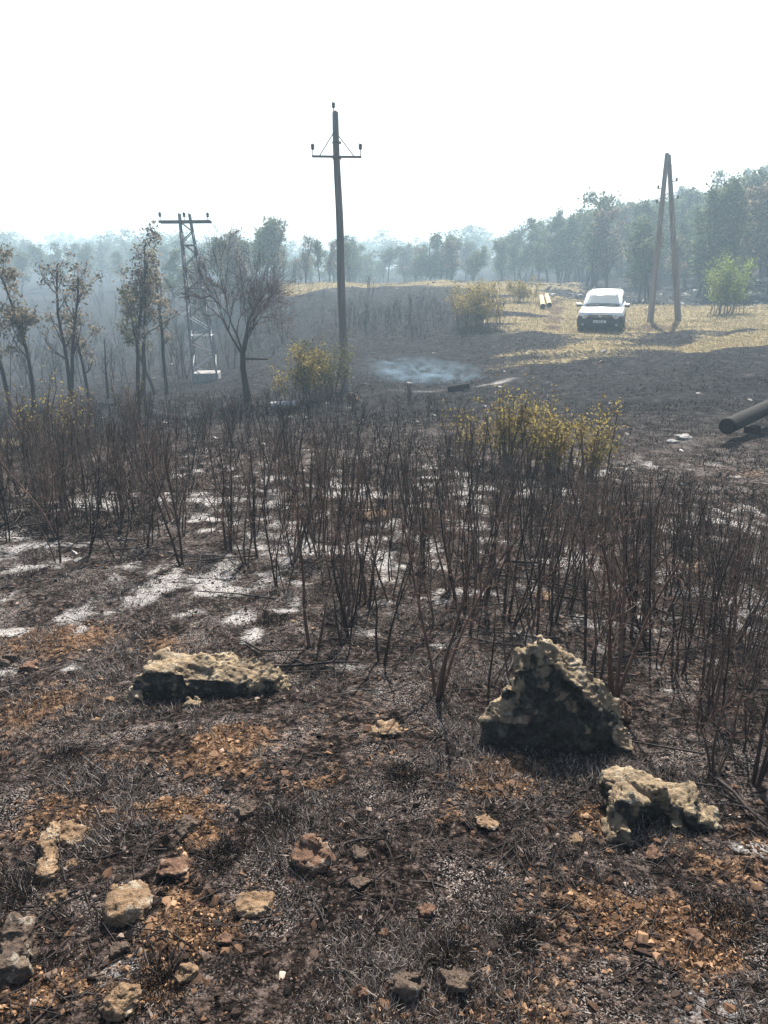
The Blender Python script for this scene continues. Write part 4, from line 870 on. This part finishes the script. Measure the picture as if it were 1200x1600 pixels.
for k, (x0, y0, x1, y1) in enumerate(((848, 483, 842, 459), (858, 481, 850, 459))):
    a, b_ = G(x0, y0), G(x1, y1 + 2); b_ = a + (b_ - a).normalized() * 3.6; b_.z = float(height(b_.x, b_.y)[0]) 
    log('peeled_beam', a + Vector((0, 0, .14)), b_ + Vector((0, 0, .18)), .13, .12, M['log_pale'], ('left' if k == 0 else 'right') + ' one of two pale peeled beams lying side by side left of the car', 'beam', M['log_char'], seed=8 + k, group='pale beams left of the car')
a, b_ = G(700, 612), G(733, 609); log('smouldering_log', a + Vector((0, 0, .07)), b_ + Vector((0, 0, .10)), .085, .075, M['log_char'], 'short charred log smouldering at the end of the ash line', 'log', M['log_end'], seed=14)
a, b_ = G(423, 640), G(464, 638); log('ashy_log', a + Vector((0, 0, .09)), b_ + Vector((0, 0, .10)), .075, .075, M['log_white'], 'short pale ash covered log left of the tall pole', 'log', M['log_char'], seed=15)
p = G(551, 630); chunk_rock('stone', [(0,0,.06,.12,.1,.1,0,5),(.08,0,.0,.1,.1,.06,0,0)], 77, M['rock_red'], .012, .015, p + Vector((0, 0, .08)), 0, None, 'pinkish stone heap at the foot of the tall pole', 'stone')
for k, (px, py, w, lb) in enumerate(((1068,686,.16,'pale broken stone on the burnt field left of the black log'),(1050,692,.10,'smaller grey stone beside the pale broken one'),(1090,616,.09,'small white stone alone on the burnt field'),(640,600,.12,'pale stone in the drifting smoke'),(620,452,.16,'white stone on the dark slope under the crest'))):
    p = G(px, py); chunk_rock('stone', [(0,0,0,w,w*.7,w*.35,20,5)], 300 + k, M['concrete'], w * .1, w * .12, p + Vector((0, 0, w * .15)), 0, None, lb, 'stone')
# fallen branches in front
def stick(pts, r, label, seed, mat='bark_black'):
    P = [Vector(G(*q)) + Vector((0, 0, .02)) for q in pts]; tb = TB(); tb.tube([p[:] for p in P], np.linspace(r, r * .45, len(P)) , 7); r3 = np.random.default_rng(seed)
    c0 = P[0].copy(); tb.V = [v - np.array(c0[:]) for v in tb.V]; pa_ = [np.array((p - c0)[:]) for p in P]
    for k in range(4):
        i = r3.integers(0, len(P) - 1); Pq, Q, _ = grow_poly(r3, pa_[i], (r3.normal(), r3.normal(), .5), .14, r * .5, 3, .2, 0); tb.tube(Pq, Q, 4)
    return tag(link('fallen_branch', tb.mesh('fallen_branch', M[mat]), None, c0), label, 'branch', 'burnt branches lying on the ground')
stick([(400,1046),(440,1047),(480,1044),(520,1040),(562,1040)], .010, 'burnt branch lying right of the long ledge', 1)
stick([(384,1008),(408,1022),(440,1022),(478,1022)], .007, 'thinner bent branch above the burnt branch by the ledge', 2)
stick([(1120,1225),(1145,1245),(1165,1270),(1200,1300)], .008, 'crooked branch below the nearest stems at the right edge', 3)
stick([(1060,1230),(1090,1232),(1125,1238)], .006, 'thin stick beside the pale top of the stepped rock', 4)
stick([(790,880),(840,884),(880,892)], .012, 'dark branch lying deep among the central stems', 5)
stick([(690,935),(720,905),(760,880)], .008, 'slanting branch caught between the central stems', 6, 'bark_sapling')

# ------------------------------------------------------------------ car
def build_car(loc, rz):
    o = empty('parked_car', loc, rz, 'white estate car with a black bumper parked nose on by the track', 'car')
    # stations: y, half width, z bottom, shoulder z, top z, roundness
    def loft(st, name, mat, par, cap=True):
        b = BM(); rows = []
        for (y, w, zb, zs, zt, tw) in st:
            hs = [(-w*.93, zb), (-w, zb + .12), (-w, zs), (-w + (w - tw) * .35, zs + (zt - zs) * .6), (-tw, zt - (zt - zs) * .08), (-tw * .55, zt), (0, zt + .012)]
            pts = hs + [(-x, z) for x, z in hs[-2::-1]]; rows.append([(x, y, z) for x, z in pts])
        vs_ = b.poly(rows)
        if cap: b.b.faces.new(vs_[0]); b.b.faces.new(vs_[-1][::-1])
        for r in vs_:
            pass
        b_ = b.build(name, mat, par, True); return b_
    cl = [(-2.05,.80,.36,.70,.77,.795),(-1.85,.87,.32,.72,.79,.865),(-1.4,.895,.30,.66,.74,.89),(1.0,.90,.30,.60,.67,.895),(2.0,.88,.32,.60,.67,.875),(2.2,.82,.40,.60,.67,.815)]
    loft([(y, w + .012, zb, zs, zt, tw + .012) for y, w, zb, zs, zt, tw in cl], 'lower_cladding', M['car_plastic'], o)
    body = loft([(-2.08,.70,.68,.85,.89,.62),(-2.02,.80,.68,.88,.95,.72),(-1.85,.87,.66,.91,1.0,.78),(-1.4,.895,.30,.93,1.06,.80),(-1.0,.90,.30,.95,1.10,.80),(-.4,.90,.30,.97,1.13,.80),(1.0,.90,.30,.98,1.13,.80),(2.0,.88,.32,.98,1.12,.78),(2.2,.82,.40,.95,1.08,.70)], 'body', M['car_white'], o)
    loft([(-1.02,.80,1.0,1.09,1.11,.72),(-.72,.79,1.0,1.25,1.33,.66),(-.42,.775,1.0,1.42,1.53,.61),(-.18,.76,1.0,1.54,1.64,.58),(.2,.75,1.0,1.58,1.69,.58),(1.2,.75,1.0,1.58,1.71,.58),(1.9,.74,1.0,1.54,1.67,.56),(2.12,.72,1.0,1.38,1.48,.54)], 'cabin', M['car_white'], o)
    # windscreen: curved sheet just proud of the cabin front
    b = BM(); rows = []
    for t in np.linspace(0, 1, 6):
        y = -1.0 + t * .74; z = 1.12 + t * .49; w = .70 - t * .12; rows.append([(x * w, y - .028 - (1 - abs(x)) * .012, z + .035 - abs(x) ** 3 * .03) for x in np.linspace(-1, 1, 9)])
    b.poly(rows); ws = b.build('windscreen', M['windscreen'], o, True); m = ws.modifiers.new('t', 'SOLIDIFY'); m.thickness = .006
    for s_ in (-1, 1): b = BM(); b.cyl((s_ * .35 - .25, -1.06, 1.15), (s_ * .35 + .2, -1.03, 1.17), .008, seg=6); b.build('wiper', M['car_plastic'], o)
    for s_ in (-1, 1):
        for (y0, y1) in ((-.45, .35), (.42, 1.25), (1.32, 1.95)):
            b = BM(); b.poly([[(s_ * .803, y0 - (.28 if y0 < 0 else 0), 1.15), (s_ * .803, y1, 1.15)], [(s_ * .765, y0 + .12, 1.50), (s_ * .765, y1, 1.50)]]); w_ = b.build('side_window', M['windscreen'], o); m = w_.modifiers.new('t', 'SOLIDIFY'); m.thickness = .01; m.offset = 0
        b = BM(); b.box((s_ * 1.0, -.62, 1.13), (.20, .12, .17), None, .03); mr = b.build('mirror', M['car_plastic'], o)
        b = BM(); b.box((s_ * 1.005, -.635, 1.17), (.18, .11, .08), None, .02); b.build('mirror_cap', M['car_white'], mr)
        b = BM(); b.box((s_ * .88, -.60, 1.10), (.12, .04, .04)); b.build('mirror_arm', M['car_plastic'], mr)
        # headlight wrapping the corner
        b = BM(); b.poly([[(s_ * .36, -2.105, .76), (s_ * .60, -2.10, .75), (s_ * .74, -2.06, .76), (s_ * .84, -1.94, .79)], [(s_ * .36, -2.10, .86), (s_ * .60, -2.08, .87), (s_ * .745, -2.03, .89), (s_ * .86, -1.90, .90)]])
        hl = b.build('headlight', M['lens'], o, True); m = hl.modifiers.new('t', 'SOLIDIFY'); m.thickness = .03
        b = BM(); b.lathe((s_ * .55, -2.12, .81), [(.05, -.01), (.055, .005), (.03, .012)], 12, (0, -1, 0)); b.build('reflector', M['chrome'], hl)
        b = BM(); b.lathe((s_ * .68, -2.10, .42), [(.055, -.01), (.06, .01), (.03, .015)], 12, (0, -1, 0)); b.build('fog_light', M['lens'], o)
        for y in (-1.32, 1.35):
            w_ = empty('wheel', (s_ * .79, y, .33)); w_.parent = o
            b = BM(); b.lathe((0, 0, 0), [(.20, -.10), (.30, -.11), (.33, -.08), (.33, .08), (.30, .11), (.20, .10)], 28, (1, 0, 0)); b.build('tyre', M['tyre'], w_, True)
            b = BM(); b.lathe((0, 0, 0), [(.205, -.09), (.205, .09)], 24, (1, 0, 0))
            for k in range(5): a_ = k * 2 * math.pi / 5; b.box((s_ * .10, math.cos(a_) * .11, math.sin(a_) * .11), (.02, .05, .19), Euler((a_ - math.pi / 2 + math.pi/2 - math.pi/2, 0, 0)))
            b.build('rim', M['rim'], w_)
            b = BM(); b.lathe((s_ * .815, y, .36), [(.40, -.09), (.41, .0), (.40, .09), (.1, .09)], 28, (1, 0, 0)); b.build('wheel_arch', M['car_plastic'], o, True)
    # bumper and grille
    b = BM(); rows = []
    for z, sw, yy in ((.20, .84, -2.0), (.28, .91, -2.09), (.45, .93, -2.14), (.62, .93, -2.14), (.78, .915, -2.10)):
        rows.append([(x * sw, yy + (abs(x) ** 4) * .26, z) for x in np.linspace(-1, 1, 13)] )
    rows = [[(r[0][0], -1.55, r[0][2])] + r + [(r[-1][0], -1.55, r[0][2])] for r in rows]
    b.poly(rows); bp = b.build('bumper', M['car_plastic'], o, True); m = bp.modifiers.new('t', 'SOLIDIFY'); m.thickness = .03
    b = BM(); b.box((0, -2.10, .80), (.74, .03, .135), None, .01); gr = b.build('grille', M['car_plastic'], o)
    for z in (.77, .81, .85):
        b = BM(); b.box((0, -2.122, z), (.70, .012, .010)); b.build('chrome_strip', M['chrome'], gr)
    b = BM(); b.lathe((0, -2.125, .81), [(.075, -.01), (.078, .006), (.070, .012), (.062, .012), (.060, .004), (.02, .003)], 24, (0, -1, 0)); bd = b.build('badge', M['chrome'], gr)
    b = BM()
    for x0, z0, x1, z1 in ((-.028,.050,0,.006),(.028,.050,0,.006),(-.050,.024,-.024,-.046),(-.024,-.046,0,-.004),(0,-.004,.024,-.046),(.024,-.046,.050,.024)):
        b.cyl((x0, -2.142, .81 + z0), (x1, -2.142, .81 + z1), .0055, seg=6)
    b.build('emblem', M['chrome'], bd)
    b = BM(); b.box((0, -2.165, .56), (.52, .012, .115), None, .004); pl = b.build('number_plate', M['plate'], o)
    b = BM(); x = -.21        # characters too small to read in the photo: dark upright marks in the same rhythm
    for gsz in (2, 3, 2):
        for c in range(gsz):
            b.box((x, -2.173, .56), (.010, .004, .07)); b.box((x + .026, -2.173, .56), (.010, .004, .07)); b.box((x + .013, -2.173, .56 + .03 * ((c % 3) - 1)), (.018, .004, .010)); x += .052
        x += .024
    b.build('plate_characters', M['ink'], pl)
    b = BM(); b.box((0, -2.16, .36), (1.1, .02, .10), None, .01); b.build('lower_grille', M['tyre'], bp)
    b = BM(); b.box((0, 0, .34), (1.55, 4.0, .16)); b.build('underbody', M['tyre'], o)
    for s_ in (-1, 1): b = BM(); b.cyl((s_ * .56, -.1, 1.75), (s_ * .56, 1.8, 1.75), .015, seg=8); b.build('roof_rail', M['car_plastic'], o)
    b = BM(); b.box((0, -.93 + .02, 1.12), (1.3, .3, .02)); b.build('dashboard', M['tyre'], o)
    return o
yc = 30.2; r = ray(939, 524); cp = camo.location + r * (yc / r.y); cz = float(height(cp.x, cp.y + 1.0)[0]); car = build_car((cp.x + .58, cp.y + 2.0, max(cz, CAMZ + r.z * yc / r.y * 1.0) - .02), R(-19))
slope = float(height(cp.x, cp.y + 3.4)[0] - height(cp.x, cp.y + .7)[0]) / 2.7; car.rotation_euler = (math.atan(slope) , 0, R(-19)); 
car.scale = (.96, .96, .90); car.location.z = float((height(cp.x, cp.y + .7)[0] + height(cp.x, cp.y + 3.4)[0]) / 2) - .01

# ------------------------------------------------------------------ smoke and haze
def volume(name, col, dens, aniso, noise=None):
    m = bpy.data.materials.new(name); m.use_nodes = True; nt = m.node_tree; nt.nodes.clear(); o = nt.nodes.new('ShaderNodeOutputMaterial'); v = nt.nodes.new('ShaderNodeVolumePrincipled')
    v.inputs['Color'].default_value = (*col, 1); v.inputs['Density'].default_value = dens; v.inputs['Anisotropy'].default_value = aniso; nt.links.new(v.outputs[0], o.inputs['Volume'])
    if noise:
        n = N(nt); t = n.coord('Object'); f = n.thr(n.noise(n.scalev(t, (1.6, 1.3, 1.1)), 1.3, 6, .7, 1.6), .46, .70)
        ln = nt.nodes.new('ShaderNodeVectorMath'); ln.operation = 'LENGTH'; nt.links.new(t, ln.inputs[0]); fall = n.math('SUBTRACT', 1.0, n.thr(ln.outputs['Value'], .35, .98))
        nt.links.new(n.math('MULTIPLY', n.math('MULTIPLY', f, fall), dens), v.inputs['Density'])
    return m
b = bmesh.new(); bmesh.ops.create_icosphere(b, subdivisions=4, radius=1.0); me = bpy.data.meshes.new('smoke'); b.to_mesh(me); b.free(); me.materials.append(volume('smoke', (.50, .76, .98), 1.3, .0, True))
p = G(655, 606); o = link('smoke', me, None, p + Vector((.1, .8, .35))); o.scale = (2.1, 1.1, .55); o.rotation_euler = (0, R(4), 0); tag(o, 'thin bluish smoke drifting low from the smouldering log', 'smoke', kind='stuff')
b = BM(); zt, zb = 24.0, -7.5; b.box((0, 0, (zt + zb) / 2), (870, 870, zt - zb)); hz = b.build('haze', volume('haze', (.60, .82, 1.0), HAZE_DENSITY, .25)); tag(hz, kind='stuff')
print('ground z range', Z.min(), Z.max(), 'objects', len(bpy.data.objects))
